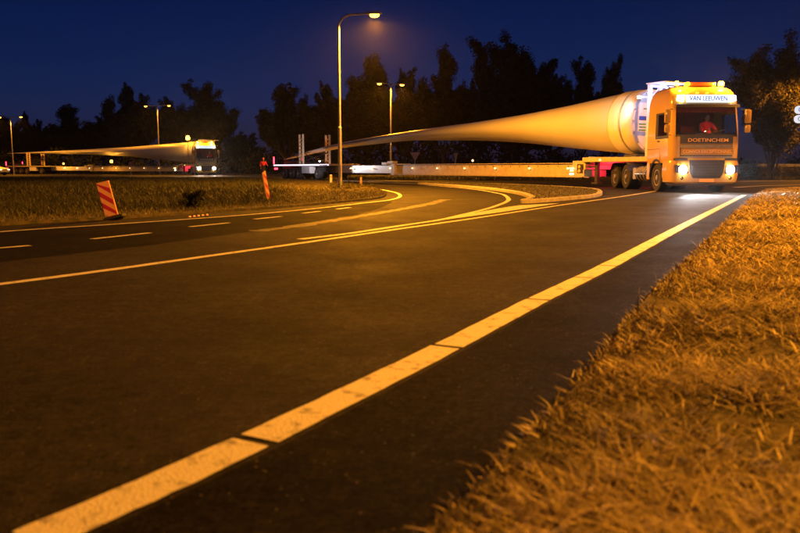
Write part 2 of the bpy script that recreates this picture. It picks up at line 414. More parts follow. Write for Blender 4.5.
# ------------------------------------------------------------------ grass
def in_poly(x, y, poly):
    P = np.array(poly); ins = np.zeros(len(x), bool); j = len(P) - 1
    for i in range(len(P)):
        xi, yi = P[i]; xj, yj = P[j]
        c = ((yi > y) != (yj > y)) & (x < (xj - xi) * (y - yi) / (yj - yi + 1e-12) + xi)
        ins ^= c; j = i
    return ins
def value_noise(x, y, s, seed):
    r = np.random.default_rng(seed); G = r.random((64, 64))
    u = x / s; v = y / s; i = np.floor(u).astype(int); j = np.floor(v).astype(int); fu = u - i; fv = v - j
    fu = fu * fu * (3 - 2 * fu); fv = fv * fv * (3 - 2 * fv)
    g_ = lambda a, b_: G[a % 64, b_ % 64]
    return (g_(i, j) * (1 - fu) + g_(i + 1, j) * fu) * (1 - fv) + (g_(i, j + 1) * (1 - fu) + g_(i + 1, j + 1) * fu) * fv
def blades(x, y, z0, h, wd, lean, tone, flop=1.0):
    """curved tapering blades, 3 segments each -> quads"""
    n = len(x); th = rng.random(n) * 2 * np.pi; fa = rng.random(n) * 2 * np.pi
    dx, dy = np.cos(th), np.sin(th); wx, wy = np.cos(fa), np.sin(fa)
    V = np.zeros((n, 8, 3)); 
    for k, (t, ww) in enumerate(((0, 1), (.4, .9), (.75, .6), (1.0, .12))):
        off = lean * h * t ** 1.3; zz = h * (t - .30 * np.minimum(1, lean * flop) * t ** 2.2)
        for sgn in (0, 1):
            s_ = (sgn * 2 - 1) * .5 * wd * ww
            V[:, k * 2 + sgn, 0] = x + dx * off + wx * s_
            V[:, k * 2 + sgn, 1] = y + dy * off + wy * s_
            V[:, k * 2 + sgn, 2] = z0 + np.maximum(zz, .002)
    q = np.array([[0, 1, 3, 2], [2, 3, 5, 4], [4, 5, 7, 6]])
    Fc = (np.arange(n)[:, None, None] * 8 + q[None]).reshape(-1, 4)
    return V.reshape(-1, 3), Fc, np.repeat(tone, 8)
def scatter(poly, n, box, keep=None):
    x = rng.uniform(box[0], box[1], n); y = rng.uniform(box[2], box[3], n)
    k = in_poly(x, y, poly)
    if keep is not None: k &= keep(x, y)
    return x[k], y[k]
vpoly = ve + [(40, -3)]
view = lambda x, y: (x < y * .56 + 1.0)
Vs, Fs, Ts = [], [], []; base = 0
for (y0, y1, dens, hm, wm) in ((1.0, 3.2, 8000, .060, .0034), (3.2, 6, 4300, .064, .0045), (6, 12, 1700, .07, .007), (12, 32, 520, .08, .013)):
    bx = (y0 * .02 - .6, y1 * .56 + 1.2, y0, y1); n = int((bx[1] - bx[0]) * (y1 - y0) * dens)
    x, y = scatter(vpoly, n, bx, view)
    c = value_noise(x, y, .35, 1) * .6 + value_noise(x, y, .11, 2) * .4
    keep = rng.random(len(x)) < np.clip((c - .22) * 3.0, .06, 1)
    x, y, c = x[keep], y[keep], c[keep]
    nn = len(x)
    h = hm * (.35 + 1.15 * c) * rng.uniform(.6, 1.5, nn)
    tone = np.clip(.25 + .55 * value_noise(x, y, .8, 3) + rng.normal(0, .33, nn), 0, 1)
    ue = np.clip((x - np.interp(y, [p[1] for p in ve], [p[0] for p in ve])) / .35, 0, 1)
    h = h * (.35 + .65 * ue); ln = rng.uniform(.3, 1.0, nn) + ue * rng.uniform(0, 2.2, nn)
    V, Fc, T = blades(x, y, .04, h, wm * rng.uniform(.6, 1.5, nn), ln, tone)
    Vs.append(V); Fs.append(Fc + base); Ts.append(T); base += len(V)
# sparse tall stalks
x, y = scatter(vpoly, 700, (0, 9, 2.4, 16), view); nn = len(x)
V, Fc, T = blades(x, y, .04, rng.uniform(.10, .18, nn), rng.uniform(.003, .006, nn), rng.uniform(.2, 1.6, nn), rng.uniform(.5, 1, nn))
Vs.append(V); Fs.append(Fc + base); Ts.append(T); base += len(V)
# seedlings straying over the asphalt edge
ex = np.array(ve); k = rng.integers(8, 70, 2600); k = np.clip(k, 0, len(ex) - 2); t = rng.random(2600)
x = ex[k, 0] * (1 - t) + ex[k + 1, 0] * t - np.abs(rng.normal(0, .022, 2600)); y = ex[k, 1] * (1 - t) + ex[k + 1, 1] * t
V, Fc, T = blades(x, y, .0, rng.uniform(.02, .06, len(x)), .005 * (1 + y / 9), rng.uniform(.4, 1.8, len(x)), rng.uniform(.2, .9, len(x)))
Vs.append(V); Fs.append(Fc + base); Ts.append(T)
# broad weed leaves and flat dead litter between the blades
Ts.append(T) if False else None
base += len(V)
for n_, y0, y1, sz in ((1500, 1.3, 4, .011), (2200, 4, 12, .017)):
    x, y = scatter(vpoly, n_, (y0 * .02 - .5, y1 * .56 + 1, y0, y1), view); nn = len(x)
    V, Fc, T = blades(x, y, .05, rng.uniform(.02, .05, nn), sz * rng.uniform(.5, 1.3, nn), rng.uniform(.8, 2.2, nn), rng.uniform(0, 1, nn) ** .7)
    Vs.append(V); Fs.append(Fc + base); Ts.append(T); base += len(V)
gv = np_mesh('grass', np.concatenate(Vs), np.concatenate(Fs), M['blade'], attr=np.concatenate(Ts))
tag(gv, 'dry matted grass on the verge along the right road edge', 'grass', kind='stuff')

# meadow on the tongue: long dark grass, short strip at the road side
pp = smooth(PEN, 4); Vs, Fs, Ts = [], [], []; base = 0
front = np.array([p for p in pp if p[1] < 26]); fx, fy = front[:, 0], front[:, 1]; o_ = np.argsort(fx); fx, fy = fx[o_], fy[o_]
for (y0, y1, dens, hm, wm) in ((8, 20, 620, .18, .008), (20, 36, 260, .18, .014), (36, 59, 110, .18, .025)):
    bx = (-y1 * .56 - 1, .5, y0, y1); n = int((bx[1] - bx[0]) * (y1 - y0) * dens)
    x, y = scatter(pp, n, bx, lambda x, y: x > -y * .56 - .6); nn = len(x)
    dd = y - np.interp(x, fx, fy)                          # how far in from the carriageway
    tall = np.clip((dd - .9) / 1.6, 0, 1) * np.clip((-.13 - x / y) / .05, 0, 1)
    c = value_noise(x, y, 1.1, 5) * .6 + value_noise(x, y, .35, 6) * .4
    h = (.05 + hm * tall * (.25 + .9 * c)) * rng.uniform(.6, 1.4, nn)
    tone = np.clip(.62 * (1 - tall) + .12 + .25 * value_noise(x, y, 1.7, 8) + .3 * (rng.random(nn) < .08) + rng.normal(0, .12, nn), 0, 1)
    V, Fc, T = blades(x, y, .045, h, wm * rng.uniform(.6, 1.5, nn), rng.uniform(.2, 1.1, nn), tone)
    Vs.append(V); Fs.append(Fc + base); Ts.append(T); base += len(V)
tag(np_mesh('meadow', np.concatenate(Vs), np.concatenate(Fs), M['meadow'], attr=np.concatenate(Ts)), 'long dark unmown grass on the tongue between the carriageways', 'grass', kind='stuff')
# short grass of the far verge and the island
Vs, Fs, Ts = [], [], []; base = 0
fvp = U((338, 180.2), (420, 180.6), (520, 180.8), (612, 180.4), (600, 177.0), (470, 176.4), (352, 176.8))
for poly, n, bx, hh, ww, z0 in ((fvp, 60000, (-8, 22, 48, 82), .16, .05, .045), (isl, 26000, (.5, 8, 18, 42), .045, .015, .07), ([(20, 60), (60, 59), (60, 63), (20, 64)], 9000, (20, 60, 59, 64), .2, .06, -.01)):
    x, y = scatter(poly, n, bx); nn = len(x)
    V, Fc, T = blades(x, y, z0, hh * rng.uniform(.4, 1.5, nn), ww * rng.uniform(.6, 1.4, nn), rng.uniform(.3, 1.2, nn), np.clip(rng.normal(.55, .25, nn), 0, 1))
    Vs.append(V); Fs.append(Fc + base); Ts.append(T); base += len(V)
tag(np_mesh('short_grass', np.concatenate(Vs), np.concatenate(Fs), M['meadow'], attr=np.concatenate(Ts)), 'short trampled grass on the island and strip under the long trailer', 'grass', kind='stuff')

# ------------------------------------------------------------------ trees
def leaf_cloud(centres, radii, n_per, size):
    """leaf faces through clumps, denser outside"""
    P = []; 
    for c, r, n in zip(centres, radii, n_per):
        d = rng.normal(size=(n, 3)); d /= np.linalg.norm(d, axis=1)[:, None]
        rr = r * rng.random(n) ** .45
        P.append(np.array(c) + d * rr[:, None] * np.array([1, 1, .85]))
    P = np.concatenate(P); n = len(P)
    a = rng.normal(size=(n, 3)); a /= np.linalg.norm(a, axis=1)[:, None]
    b_ = np.cross(a, rng.normal(size=(n, 3))); b_ /= np.linalg.norm(b_, axis=1)[:, None]
    s = size * rng.uniform(.6, 1.4, n)[:, None]
    V = np.stack([P - a * s, P + b_ * s * .45, P + a * s, P - b_ * s * .45], 1).reshape(-1, 3)
    return V, np.arange(n * 4).reshape(-1, 4)
def make_tree_meshes(seed, height, spread, style):
    """unit tree of the given height: trunk + limbs mesh, crown mesh"""
    rs = random.Random(seed); mb = MB(); tips = []
    th = height * (.24 if style != 'fork' else .07)
    lean = Vector((rs.uniform(-.05, .05), rs.uniform(-.05, .05), 1))
    tr = height * .018
    def limb(p, d, L, r, depth):
        pts = [p]; q = p.copy(); dd = d.copy(); n = 5
        for k in range(n):
            dd = (dd + Vector((rs.uniform(-.22, .22), rs.uniform(-.22, .22), .10 + rs.uniform(-.08, .12)))).normalized()
            q = q + dd * L / n; pts.append(q.copy())
            if depth < 2 and k >= 1:
                for _ in range(2 if depth == 0 else 1):
                    az = rs.uniform(0, 6.28); side = Vector((math.cos(az), math.sin(az), rs.uniform(.1, .8))).normalized()
                    limb(q.copy(), (side * .75 + dd * .5).normalized(), L * rs.uniform(.32, .5), r * .45, depth + 1)
            if depth >= 1 or k >= 2: tips.append((q.copy(), depth))
        mb.tube([tuple(a) for a in pts], [r * (1 - .8 * i / n) for i in range(n + 1)], n=6 if depth == 0 else 4, cap=False)
    top = Vector((0, 0, 0)); pts = [top.copy()]
    for k in range(4):
        top = top + Vector((lean.x + rs.uniform(-.05, .05), lean.y, 1)) * th / 4; pts.append(top.copy())
    mb.tube([tuple(a) for a in pts], [tr * 1.35, tr * 1.05, tr, tr * .95, tr * .9], n=9, cap=False)
    nl = {'round': 11, 'upright': 8, 'fork': 6, 'open': 6}[style]
    for k in range(nl):
        az = k * 2.4 + rs.uniform(-.4, .4); el_ = {'round': rs.uniform(.25, 1.15), 'upright': rs.uniform(.95, 1.4), 'fork': rs.uniform(.75, 1.25), 'open': rs.uniform(.5, 1.2)}[style]
        d = Vector((math.cos(az) * math.cos(el_), math.sin(az) * math.cos(el_), math.sin(el_)))
        limb(top.copy() - Vector((0, 0, rs.uniform(0, th * .35))), d, (height - th) * rs.uniform(.62, .92) * (.7 + .3 * math.sin(el_)), tr * .55, 0)
    limb(top.copy(), Vector((0, 0, 1)), (height - th) * .9, tr * .6, 0)
    cs, rads, ns = [], [], []
    for q, dp in tips:
        if rs.random() < (.12 if style != 'open' else .26): continue
        cs.append((q.x * spread, q.y * spread, q.z)); kr = rs.uniform(.028, .085); rads.append(height * kr); ns.append(int(30 + kr * 1300))
    if style == 'upright':       # flame-shaped tufts on the top edge
        for q, dp in tips[::3]:
            if q.z > height * .6:
                cs.append((q.x * spread, q.y * spread, q.z + height * rs.uniform(.02, .07))); rads.append(height * .022); ns.append(26)
    V, Fc = leaf_cloud(cs, rads, ns, height * .011)
    for i, v in enumerate(mb.v): mb.v[i] = (v[0] * (spread if v[2] > th else 1), v[1] * (spread if v[2] > th else 1), v[2])
    zmax = V[:, 2].max(); k = height / zmax
    V *= k; mb.v = [(a * k, b_ * k, c * k) for a, b_, c in mb.v]
    return mb, V, Fc, V[:, 0].max() - V[:, 0].min()
VARS = [make_tree_meshes(s, 1.0 * 14, sp, st) for s, sp, st in ((3, 1.0, 'round'), (11, .95, 'round'), (21, 1.05, 'open'), (33, 1.0, 'upright'), (47, 1.15, 'round'), (58, 1.0, 'fork'))]
_cache = {}
def tree(px, d, ytop, wpx, var, label, rz=0.0, name='tree', leafm='leaf', group='trees behind the junction', z0=0):
    mb, V, Fc, wd = VARS[var]
    t = empty(name, (at(px, d), d, z0), rz)
    hgt = (YH - ytop) / F * d + H - z0; wid = wpx / F * d
    key = (var, leafm)
    if key not in _cache:
        tr = mb.build('trunk', M['bark'], t, smooth=True); cr = np_mesh('crown', V, Fc, M[leafm], t); _cache[key] = (tr.data, cr.data)
    else:
        for nme, me in zip(('trunk', 'crown'), _cache[key]): link(bpy.data.objects.new(nme, me), t)
    t.scale = (wid / wd, wid / wd, hgt / 14)
    tag(t, label, 'tree', group)
    return t
tree(-6, 128, 104, 66, 0, 'dark tree at the far left edge, behind the leftmost twin lamp', 0.3)
tree(34, 134, 112, 40, 4, 'low tree just right of the leftmost twin lamp pole', 1.3)
tree(74, 128, 104, 54, 2, 'dark ragged tree midway between the two twin lamps on the left', 2.1)
tree(108, 140, 112, 40, 0, 'low dark tree left of the tall one behind the second twin lamp', 4.1)
tree(136, 126, 84, 66, 4, 'broad tall tree behind the left head of the second twin lamp', 0.9)
tree(176, 132, 98, 50, 1, 'slim tree behind the moving blade between two broader crowns', 2.2)
tree(209, 126, 81, 64, 2, 'open crowned tree standing above the far truck cab', 3.6)
tree(243, 150, 131, 40, 0, 'low tree in the gap right of the far truck', 5.2)
tree(288, 112, 83, 66, 2, 'open crowned tree above the trailer towers, sky through its leaves', 1.7)
tree(326, 118, 82, 60, 4, 'tree left of the tall single lamp pole', 0.2)
tree(368, 104, 57, 66, 0, 'bushy tree between the tall single lamp and the twin lamp', 2.9)
tree(404, 112, 70, 48, 4, 'dim tree right behind the middle twin lamp', 0.4)
tree(443, 102, 49, 62, 2, 'round topped tree right of the middle twin lamp', 5.0)
tree(478, 118, 66, 52, 4, 'narrow tree filling the notch left of the tallest tree', 0.2)
tree(512, 98, 36, 96, 0, 'tallest tree of the row, above the middle of the blade', 1.1)
tree(548, 106, 62, 60, 4, 'tree leaning on the right side of the tallest one', 2.3)
tree(580, 102, 60, 54, 2, 'second tree from the right end of the row behind the blade', 4.4)
tree(607, 100, 57, 50, 1, 'last tree at the right end of the row behind the blade', 3.4)
tree(768, 58, 36, 112, 5, 'large spreading tree with forked trunk right of the yellow truck', 0.5, leafm='leaf_warm')
tree(830, 62, 50, 80, 4, 'tree cut by the right picture edge beside the forked one', 2.5, leafm='leaf_warm')
# far wood as one dark mass
cs, rads, ns = [], [], []
for x in np.arange(-150, 190, 3.2):
    yy = 165 + 12 * math.sin(x * .05) + random.uniform(-5, 5)
    if x < 35: hh = random.uniform(4.5, 8)
    else: hh = random.uniform(2, 4)
    for zc in np.arange(.8, hh, 1.5):
        cs.append((x + random.uniform(-1, 1), yy, zc)); rads.append(2.3); ns.append(60)
V, Fc = leaf_cloud(cs, rads, ns, .55)
tag(np_mesh('far_wood', V, Fc, M['leaf']), 'dark far wood along the horizon', 'wood', kind='stuff')
# dark undergrowth below the tree row
cs, rads, ns = [], [], []
for x in np.arange(-75, 62, 1.4):
    yy = 121 - (x + 75) * .22 + random.uniform(-2, 2) if x < 14 else 96 + random.uniform(-3, 3)
    if 26 < x < 40 : yy = 84
    hh = random.uniform(1.2, 3.4) if x < 22 else random.uniform(.8, 2.0)
    for zc in np.arange(.4, hh, .9):
        cs.append((x + random.uniform(-.6, .6), yy, zc)); rads.append(1.15); ns.append(70)
V, Fc = leaf_cloud(cs, rads, ns, .2)
tag(np_mesh('undergrowth', V, Fc, M['leaf']), 'low dark undergrowth below the tree row', 'bushes', kind='stuff')
# clipped hedge on the right, one thing
cs, rads, ns = [], [], []
for x in np.arange(20.5, 44, .45):
    for zc in (.3, .75):
        cs.append((x, 62.5 + random.uniform(-.2, .2), zc + random.uniform(-.1, .12))); rads.append(.42); ns.append(110)
V, Fc = leaf_cloud(cs, rads, ns, .075)
hd = empty('hedge', (0, 0, 0)); tag(hd, 'low clipped hedge right of the yellow truck below the forked tree', 'hedge')
np_mesh('foliage', V, Fc, M['leaf_warm'], hd)
st = MB()
for x in (): st.tube([(x, 70, 0), (x + random.uniform(-.1, .1), 70, .8)], .025, 5)
# small dark bush on the tongue and tufts round the posts
def bush(px, py, w_, h_, label, m='leaf', n=420, name='bush', sz=.03, cat='bush'):
    x, y = un(px, py)
    t = empty(name, (x, y, .04)); tag(t, label, cat)
    cs = [(random.uniform(-.5, .5) * w_, random.uniform(-.3, .3) * w_, random.uniform(.15, .8) * h_) for _ in range(14)]
    V, Fc = leaf_cloud(cs, [w_ * .2] * 14, [n // 14] * 14, sz)
    np_mesh('foliage', V, Fc, M[m], t)
    s_ = MB()
    for c in cs: s_.tube([(c[0] * .2, c[1] * .2, 0), (c[0], c[1], c[2])], .006 * max(1, y / 15), 4)
    s_.build('stem', M['bark'], t)
bush(193, 211, .46, .42, 'small dark bush in the long grass at the road side', n=1500, sz=.028)
bush(340, 190.6, 1.0, .22, 'leafy tuft round the foot of the tall single lamp', n=700, name='weed_tuft', sz=.025, cat='weeds')
bush(366, 189, .8, .18, 'leafy tuft round the small stake near the grass tip', n=500, name='weed_tuft', sz=.025, cat='weeds')
# ------------------------------------------------------------------ street lamps
def lamp_head(parent, p, az, power, emis='e_sodium'):
    """a flat cobra head: housing above, lens below, its lamp under the lens"""
    q = Matrix.Translation(p) @ Matrix.Rotation(az, 4, 'Z')
    mb = MB(); hull = []
    for x, wv, zt, zb in ((-.30, .05, .03, -.03), (-.12, .10, .06, -.04), (.10, .14, .075, -.045), (.28, .11, .05, -.04), (.36, .04, .01, -.03)):
        hull.append([(x, -wv, zb), (x, -wv * .8, zt), (x, wv * .8, zt), (x, wv, zb)])
    vs_ = [q @ Vector(v) for s_ in hull for v in s_]; fs = []
    for i in range(4):
        for k in range(4): fs.append((i * 4 + k, i * 4 + (k + 1) % 4, i * 4 + 4 + (k + 1) % 4, i * 4 + 4 + k))
    fs += [(0, 1, 2, 3), (16, 17, 18, 19)]
    mb.add(vs_, fs); hs = mb.build('lamp_housing', M['galv'], parent)
    ln = MB(); ln.lathe([(.0, -.17), (.09, -.15), (.145, -.10), (.15, -.05)], q @ Matrix.Translation((.08, 0, 0)) @ Matrix.Diagonal((1.25, .95, 1, 1)), 14)
    ln.build('lens', M[emis], hs, smooth=True)
    c = q @ Vector((.08, 0, -.26))
    lamp('lamp_light', 'SPOT', tuple(c), SODIUM, power, parent, .09, (0, 0, 0), R(166), .3)
def street_lamp(px, d, h, arms, rz, power, label, group='street lamps', reach=1.3, x=None, thick=1.0):
    t = empty('street_lamp', (at(px, d) if x is None else x, d, 0), rz); tag(t, label, 'street lamp', group)
    base = MB(); base.tube([(0, 0, 0), (0, 0, h * .36)], .075 * thick, 12); base.lathe([(.13, 0), (.13, .03), (.08, .05)], None, 12)
    base.build('pole_base', M['galv'], t, smooth=True)
    dr = MB(); dr.b2((-.02, -.082 * thick, .5), (.05, -.07 * thick, .95)); dr.build('access_door', M['galv'], t)
    mb = MB(); rr = .5 if arms == 1 else .35
    mb.lathe([(.078 * thick, h * .36), (.055 * thick, h * .36 + .06)], None, 12)
    mb.tube([(0, 0, h * .36 + .02), (0, 0, h - rr)], [.055 * thick, .045 * thick], 10)
    mb.build('pole', M['galv'], t, smooth=True)
    for k in range(arms):
        sg = 1 if k == 0 else -1; am = MB(); pts = []
        for i in range(9):
            a = i / 8 * math.pi / 2; pts.append((sg * rr * (1 - math.cos(a)), 0, h - rr + rr * math.sin(a) * .94))
        pts.append((sg * reach * .8, 0, h - .01))
        am.tube(pts, [.042 * thick] * 9 + [.034 * thick], 8); am.build('arm', M['galv'], t, smooth=True)
        lamp_head(t, (sg * (reach), 0, h), 0 if sg == 1 else math.pi, power)
    return t
street_lamp(340.5, 30.4, 6.62, 1, R(-8), 15000, 'tall single lamp with its arm to the right on the grass tip')
street_lamp(391, 66, 7.8, 2, R(25), 6000, 'twin lamp right of the single one, seen above the blade tip half', reach=.95)
street_lamp(161.5, 101, 8.75, 2, R(-15), 2600, 'twin lamp standing behind the far blade on the left', reach=1.6)
street_lamp(16.5, 105, 7.6, 2, R(-15), 2600, 'twin lamp at the far left by the tip of the far blade', reach=1.6)
street_lamp(0, 26.5, 7.0, 1, R(170), 4600, 'single lamp just outside the picture right of the truck', x=18.2)
street_lamp(0, 8.5, 7.4, 1, R(180), 18500, 'single lamp outside the picture over the near verge', x=10.8)
street_lamp(0, 53, 8.0, 1, R(190), 6500, 'single lamp outside the picture beyond the fingerpost', x=31.0)

M['sign_white'] = emit('sign_face_glow', (.72, .85, 1.0), .75)  # glow added to the sign boards, standing in for retroreflected light
M['e_glint'] = emit('amber_glint', (1.0, .30, .03), .7)
# ------------------------------------------------------------------ small roadside things
def striped_board(px, py, hgt, wd, rz, tilt, label, wood=False):
    x, y = un(px, py); t = empty('warning_board', (x, y, .0), rz); t.rotation_euler = (tilt[0], tilt[1], rz)
    tag(t, label, 'warning board')
    b_ = MB(); b_.b2((-wd / 2, -.018, .06), (wd / 2, .018, hgt), .008); b_.build('board', M['orange'] if not wood else M['wood'], t)
    s_ = MB(); n = 3; m_ = .014
    for k in range(n):
        z0 = .06 + m_ + (hgt - .06) * (k / n) + .035; hh = (hgt - .06) / n * .46; sl = wd * .85
        z00, z01 = z0 + sl * .5 + .02, z0 - sl * .5 + .02
        top = hgt - m_
        poly = [(-wd / 2 + m_, z00), (wd / 2 - m_, z01), (wd / 2 - m_, min(top, z01 + hh)), (-wd / 2 + m_, min(top, z00 + hh))]
        vs_ = [(a, -.0205, max(.07, c)) for a, c in poly] + [(a, .0205, max(.07, c)) for a, c in poly]
        s_.add(vs_, [(0, 1, 2, 3), (4, 5, 6, 7)])
    s_.build('stripe', M['red'], t)
    p = MB(); p.tube([(0, .03, -.05), (0, .03, hgt * .9)], .016, 8); p.build('post', M['galv'], t); MB().b2((-.2, -.12, 0), (.2, .16, .055), .02).build('foot', M['rubber'], t)
    return t
striped_board(113, 219.5, .64, .215, R(4), (R(-3), R(-14)), 'leaning red and orange striped board in the long grass')
striped_board(269, 203, .80, .20, R(80), (R(-2), R(-19)), 'narrow striped board leaning left beside the grass, seen nearly edge on', wood=False)
def stake(px, py, h, r, m, label, cap=None, name='marker_post'):
    x, y = un(px, py); t = empty(name, (x, y, 0)); tag(t, label, 'marker post')
    a = MB(); a.b2((-r, -r * .6, 0), (r, r * .6, h), r * .3); a.build('post', M[m], t)
    if cap: c = MB(); c.b2((-r * .9, -r * .75, h * .72), (r * .9, r * .75, h * .88)); c.build('reflector', M[cap], t)
stake(331, 184, .50, .065, 'white', 'short pale marker post left of the foot of the single lamp', 'orange')
stake(361, 186.5, .42, .05, 'wood', 'short brown stake in the weeds right of the single lamp')
stake(196, 210, .12, .03, 'white', 'tiny pale stake at the foot of the small dark bush')
for i in range(5):
    x, y = un(190 + i * 4.3, 217.3 - i * .5); o = MB().lathe([(.022, 0), (.02, .018), (.01, .024)], None, 10).build('road_glint', M['e_glint'], None, loc=(x, y, .002))  # glowing beads put in for amber light reflected at the road edge
    tag(o, ('leftmost modelled amber glint of the short glowing row below the bush', 'second modelled amber glint from the left in the row below the bush', 'middle modelled amber glint of the short row below the bush', 'fourth modelled amber glint from the left in the row below the bush', 'rightmost modelled amber glint of the short glowing row below the bush')[i], 'road glint', 'modelled amber glints at the road edge')
def yield_sign(px, d, ztop, rz, label):
    t = empty('yield_sign', (at(px, d), d, 0), rz); tag(t, label, 'road sign')
    p = MB(); p.tube([(0, 0, 0), (0, 0, ztop - .05)], .03, 8); p.build('post', M['galv'], t)
    def tri(w_, y0, y1, dz): hh = w_ * .87; return [(-w_ / 2, y0, ztop - dz), (w_ / 2, y0, ztop - dz), (0, y0, ztop - dz - hh)], [(-w_ / 2, y1, ztop - dz), (w_ / 2, y1, ztop - dz), (0, y1, ztop - dz - hh)]
    a, b_ = tri(.72, -.045, -.03, 0); f = MB().add(a + b_, [(0, 1, 2), (3, 4, 5), (0, 1, 4, 3), (1, 2, 5, 4), (2, 0, 3, 5)]).build('sign_plate', M['galv'], t)
    a, b_ = tri(.70, -.029, -.028, .008); MB().add(b_, [(0, 1, 2)]).build('red_border', M['red'], f)
    a, b_ = tri(.5, -.0262, -.0262, .06); MB().add(b_, [(0, 1, 2)]).build('white_field', M['white'], f)
    return t
yield_sign(414.8, 56, 1.95, R(12), 'back of a triangular sign on the verge, left of the pair')
yield_sign(454.8, 56.5, 1.92, R(62), 'triangular sign turned nearly edge on, right of the pair on the verge')
# fingerpost at the right edge
d_ = 40; t = empty('direction_sign', (at(805, d_), d_, 0)); tag(t, 'two white rounded direction boards on a post at the right picture edge', 'direction sign')
MB().tube([(0, 0, 0), (0, 0, 4.1)], .045, 10).build('post', M['galv'], t)
for z0, body in ((3.76, 'Ce'), (3.30, 'Cu')):
    bd = MB(); pl = []
    for k in range(9): a = math.pi / 2 + math.pi * k / 8; pl.append((-.72 + .2 * math.cos(a), .2 * math.sin(a)))
    pl += [(.8, -.2), (.8, .2)]
    bd.prism(pl, -.015, .015, Matrix.Translation((0, -.065, z0)) @ Matrix.Rotation(math.pi / 2, 4, 'X'))
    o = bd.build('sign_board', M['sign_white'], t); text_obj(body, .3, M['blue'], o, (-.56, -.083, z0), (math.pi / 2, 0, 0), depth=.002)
# guardrail along the hedge
t = empty('guardrail', (0, 0, 0)); tag(t, 'long steel guardrail in front of the clipped hedge on the right', 'guardrail')
r_ = MB()
prof = [(0, .55), (-.04, .60), (0, .65), (0, .69), (-.04, .74), (0, .79)]
vs_ = []; fs = []
for x in (19.6, 48):
    for a, b_ in prof: vs_.append((x, 63.2 + a, b_ + .38))
fs = [(i, i + 1, i + 7, i + 6) for i in range(5)]
r_.add(vs_, fs); r_.build('rail', M['galv'], t)
for x in np.arange(20, 48, 2.7): MB().b2((x - .05, 63.25, 0), (x + .05, 63.35, 1.12)).build('post', M['galv'], t)
# cottage-sized far hedge lamp: small white lantern seen above the beam
for px, py, lab in ((472, 161, 'small lantern shining beyond the long trailer beam'),):
    t = empty('lantern', (at(px, 80), 80, 0)); tag(t, lab, 'lantern')
    MB().tube([(0, 0, 0), (0, 0, 1.5)], .03, 6).build('post', M['galv'], t)
    MB().lathe([(.0, 1.5), (.09, 1.52), (.09, 1.66), (0, 1.72)], None, 10).build('lens', M['e_marker'], t)

# ------------------------------------------------------------------ wheels
def wheel(parent, c, rad, wd, side, name='wheel'):
    """axis along x; side = -1 or +1: which way the outer face looks"""
    Q = Matrix.Translation(c) @ Matrix.Rotation(math.pi / 2 * side, 4, 'Y')
    ty = MB(); h_ = wd / 2
    ty.lathe([(rad * .56, -h_ * .85), (rad * .80, -h_), (rad * .95, -h_ * .93), (rad, -h_ * .72), (rad, -.03), (rad * .975, -.022), (rad * .975, .022), (rad, .03), (rad, h_ * .72), (rad * .95, h_ * .93), (rad * .80, h_), (rad * .62, h_ * .95), (rad * .56, h_ * .8)], Q, 32)
    o = ty.build(name, M['rubber'], parent, smooth=True); o.name = name
    hb = MB(); hb.lathe([(rad * .57, h_ * .55), (rad * .58, h_ * .86), (rad * .53, h_ * .86), (rad * .50, h_ * .45), (rad * .36, h_ * .30), (rad * .34, h_ * .62), (rad * .20, h_ * .70), (rad * .18, h_ * .95), (0, h_ * 1.0)], Q, 28)
    for k in range(10):
        a = k * math.tau / 10; hb.lathe([(.018, h_ * .3), (.018, h_ * .55), (0, h_ * .57)], Q @ Matrix.Translation((rad * .43 * math.cos(a), rad * .43 * math.sin(a), 0)), 6)
    hb.build('rim', M['hub'], o, smooth=True)
    return o

# ------------------------------------------------------------------ the yellow tractor
RINGS = [(1.02, -1.40, 1.20), (1.10, -1.42, 1.22), (1.22, -1.42, 1.23), (1.60, -1.415, 1.235), (1.93, -1.40, 1.235), (1.98, -1.395, 1.235), (2.22, -1.36, 1.23), (2.5, -1.32, 1.22), (2.74, -1.28, 1.21), (2.96, -1.25, 1.20),
         (3.02, -1.25, 1.20), (3.20, -1.24, 1.19), (3.36, -1.20, 1.17), (3.48, -1.12, 1.13), (3.58, -1.00, 1.07), (3.66, -.82, .99), (3.71, -.6, .90), (3.735, -.35, .80)]
def ringat(z):
    for a, b_ in zip(RINGS, RINGS[1:]):
        if a[0] <= z <= b_[0]:
            k = (z - a[0]) / (b_[0] - a[0]); return a[1] + (b_[1] - a[1]) * k, a[2] + (b_[2] - a[2]) * k
    return RINGS[-1][1:]
FR = np.linspace(-1, 1, 15); CA = np.linspace(0, 90, 7)[1:-1]; SD = [0, .04, .10, .18, .26, .34, .42, .48, .6, .75, .88, 1.0]
COLS = [('f', a) for a in FR] + [('c', a) for a in CA] + [('s', t) for t in SD] + [('b', a) for a in (.5, 0, -.5)] + [('S', t) for t in SD[::-1]] + [('C', a) for a in CA[::-1]]
NF, NC, NS = len(FR), len(CA), len(SD)
def cabpt(i, z, off=0.0):
    yf, w_ = ringat(z); r = .30 if z < 3.3 else .38; k, a = COLS[i % len(COLS)]; yb = .92 - max(0, z - 3.2) * .35
    bulge = lambda x: .07 * (x / w_) ** 2
    ye = yf + bulge(w_ - r) 
    if k == 'f': x = a * (w_ - r); return Vector((x, yf + bulge(x) - off, z))
    if k in 'cC':
        q = R(a); sx = 1 if k == 'c' else -1
        return Vector((sx * (w_ - r + (r + off) * math.sin(q)), ye + r - (r + off) * math.cos(q), z))
    if k in 'sS':
        sx = 1 if k == 's' else -1; return Vector((sx * (w_ + off), ye + r + a * (yb - ye - r), z))
    return Vector((a * w_, yb + off, z))
iS = NF + NC; iS2 = iS + NS + 3; NCOL = len(COLS)
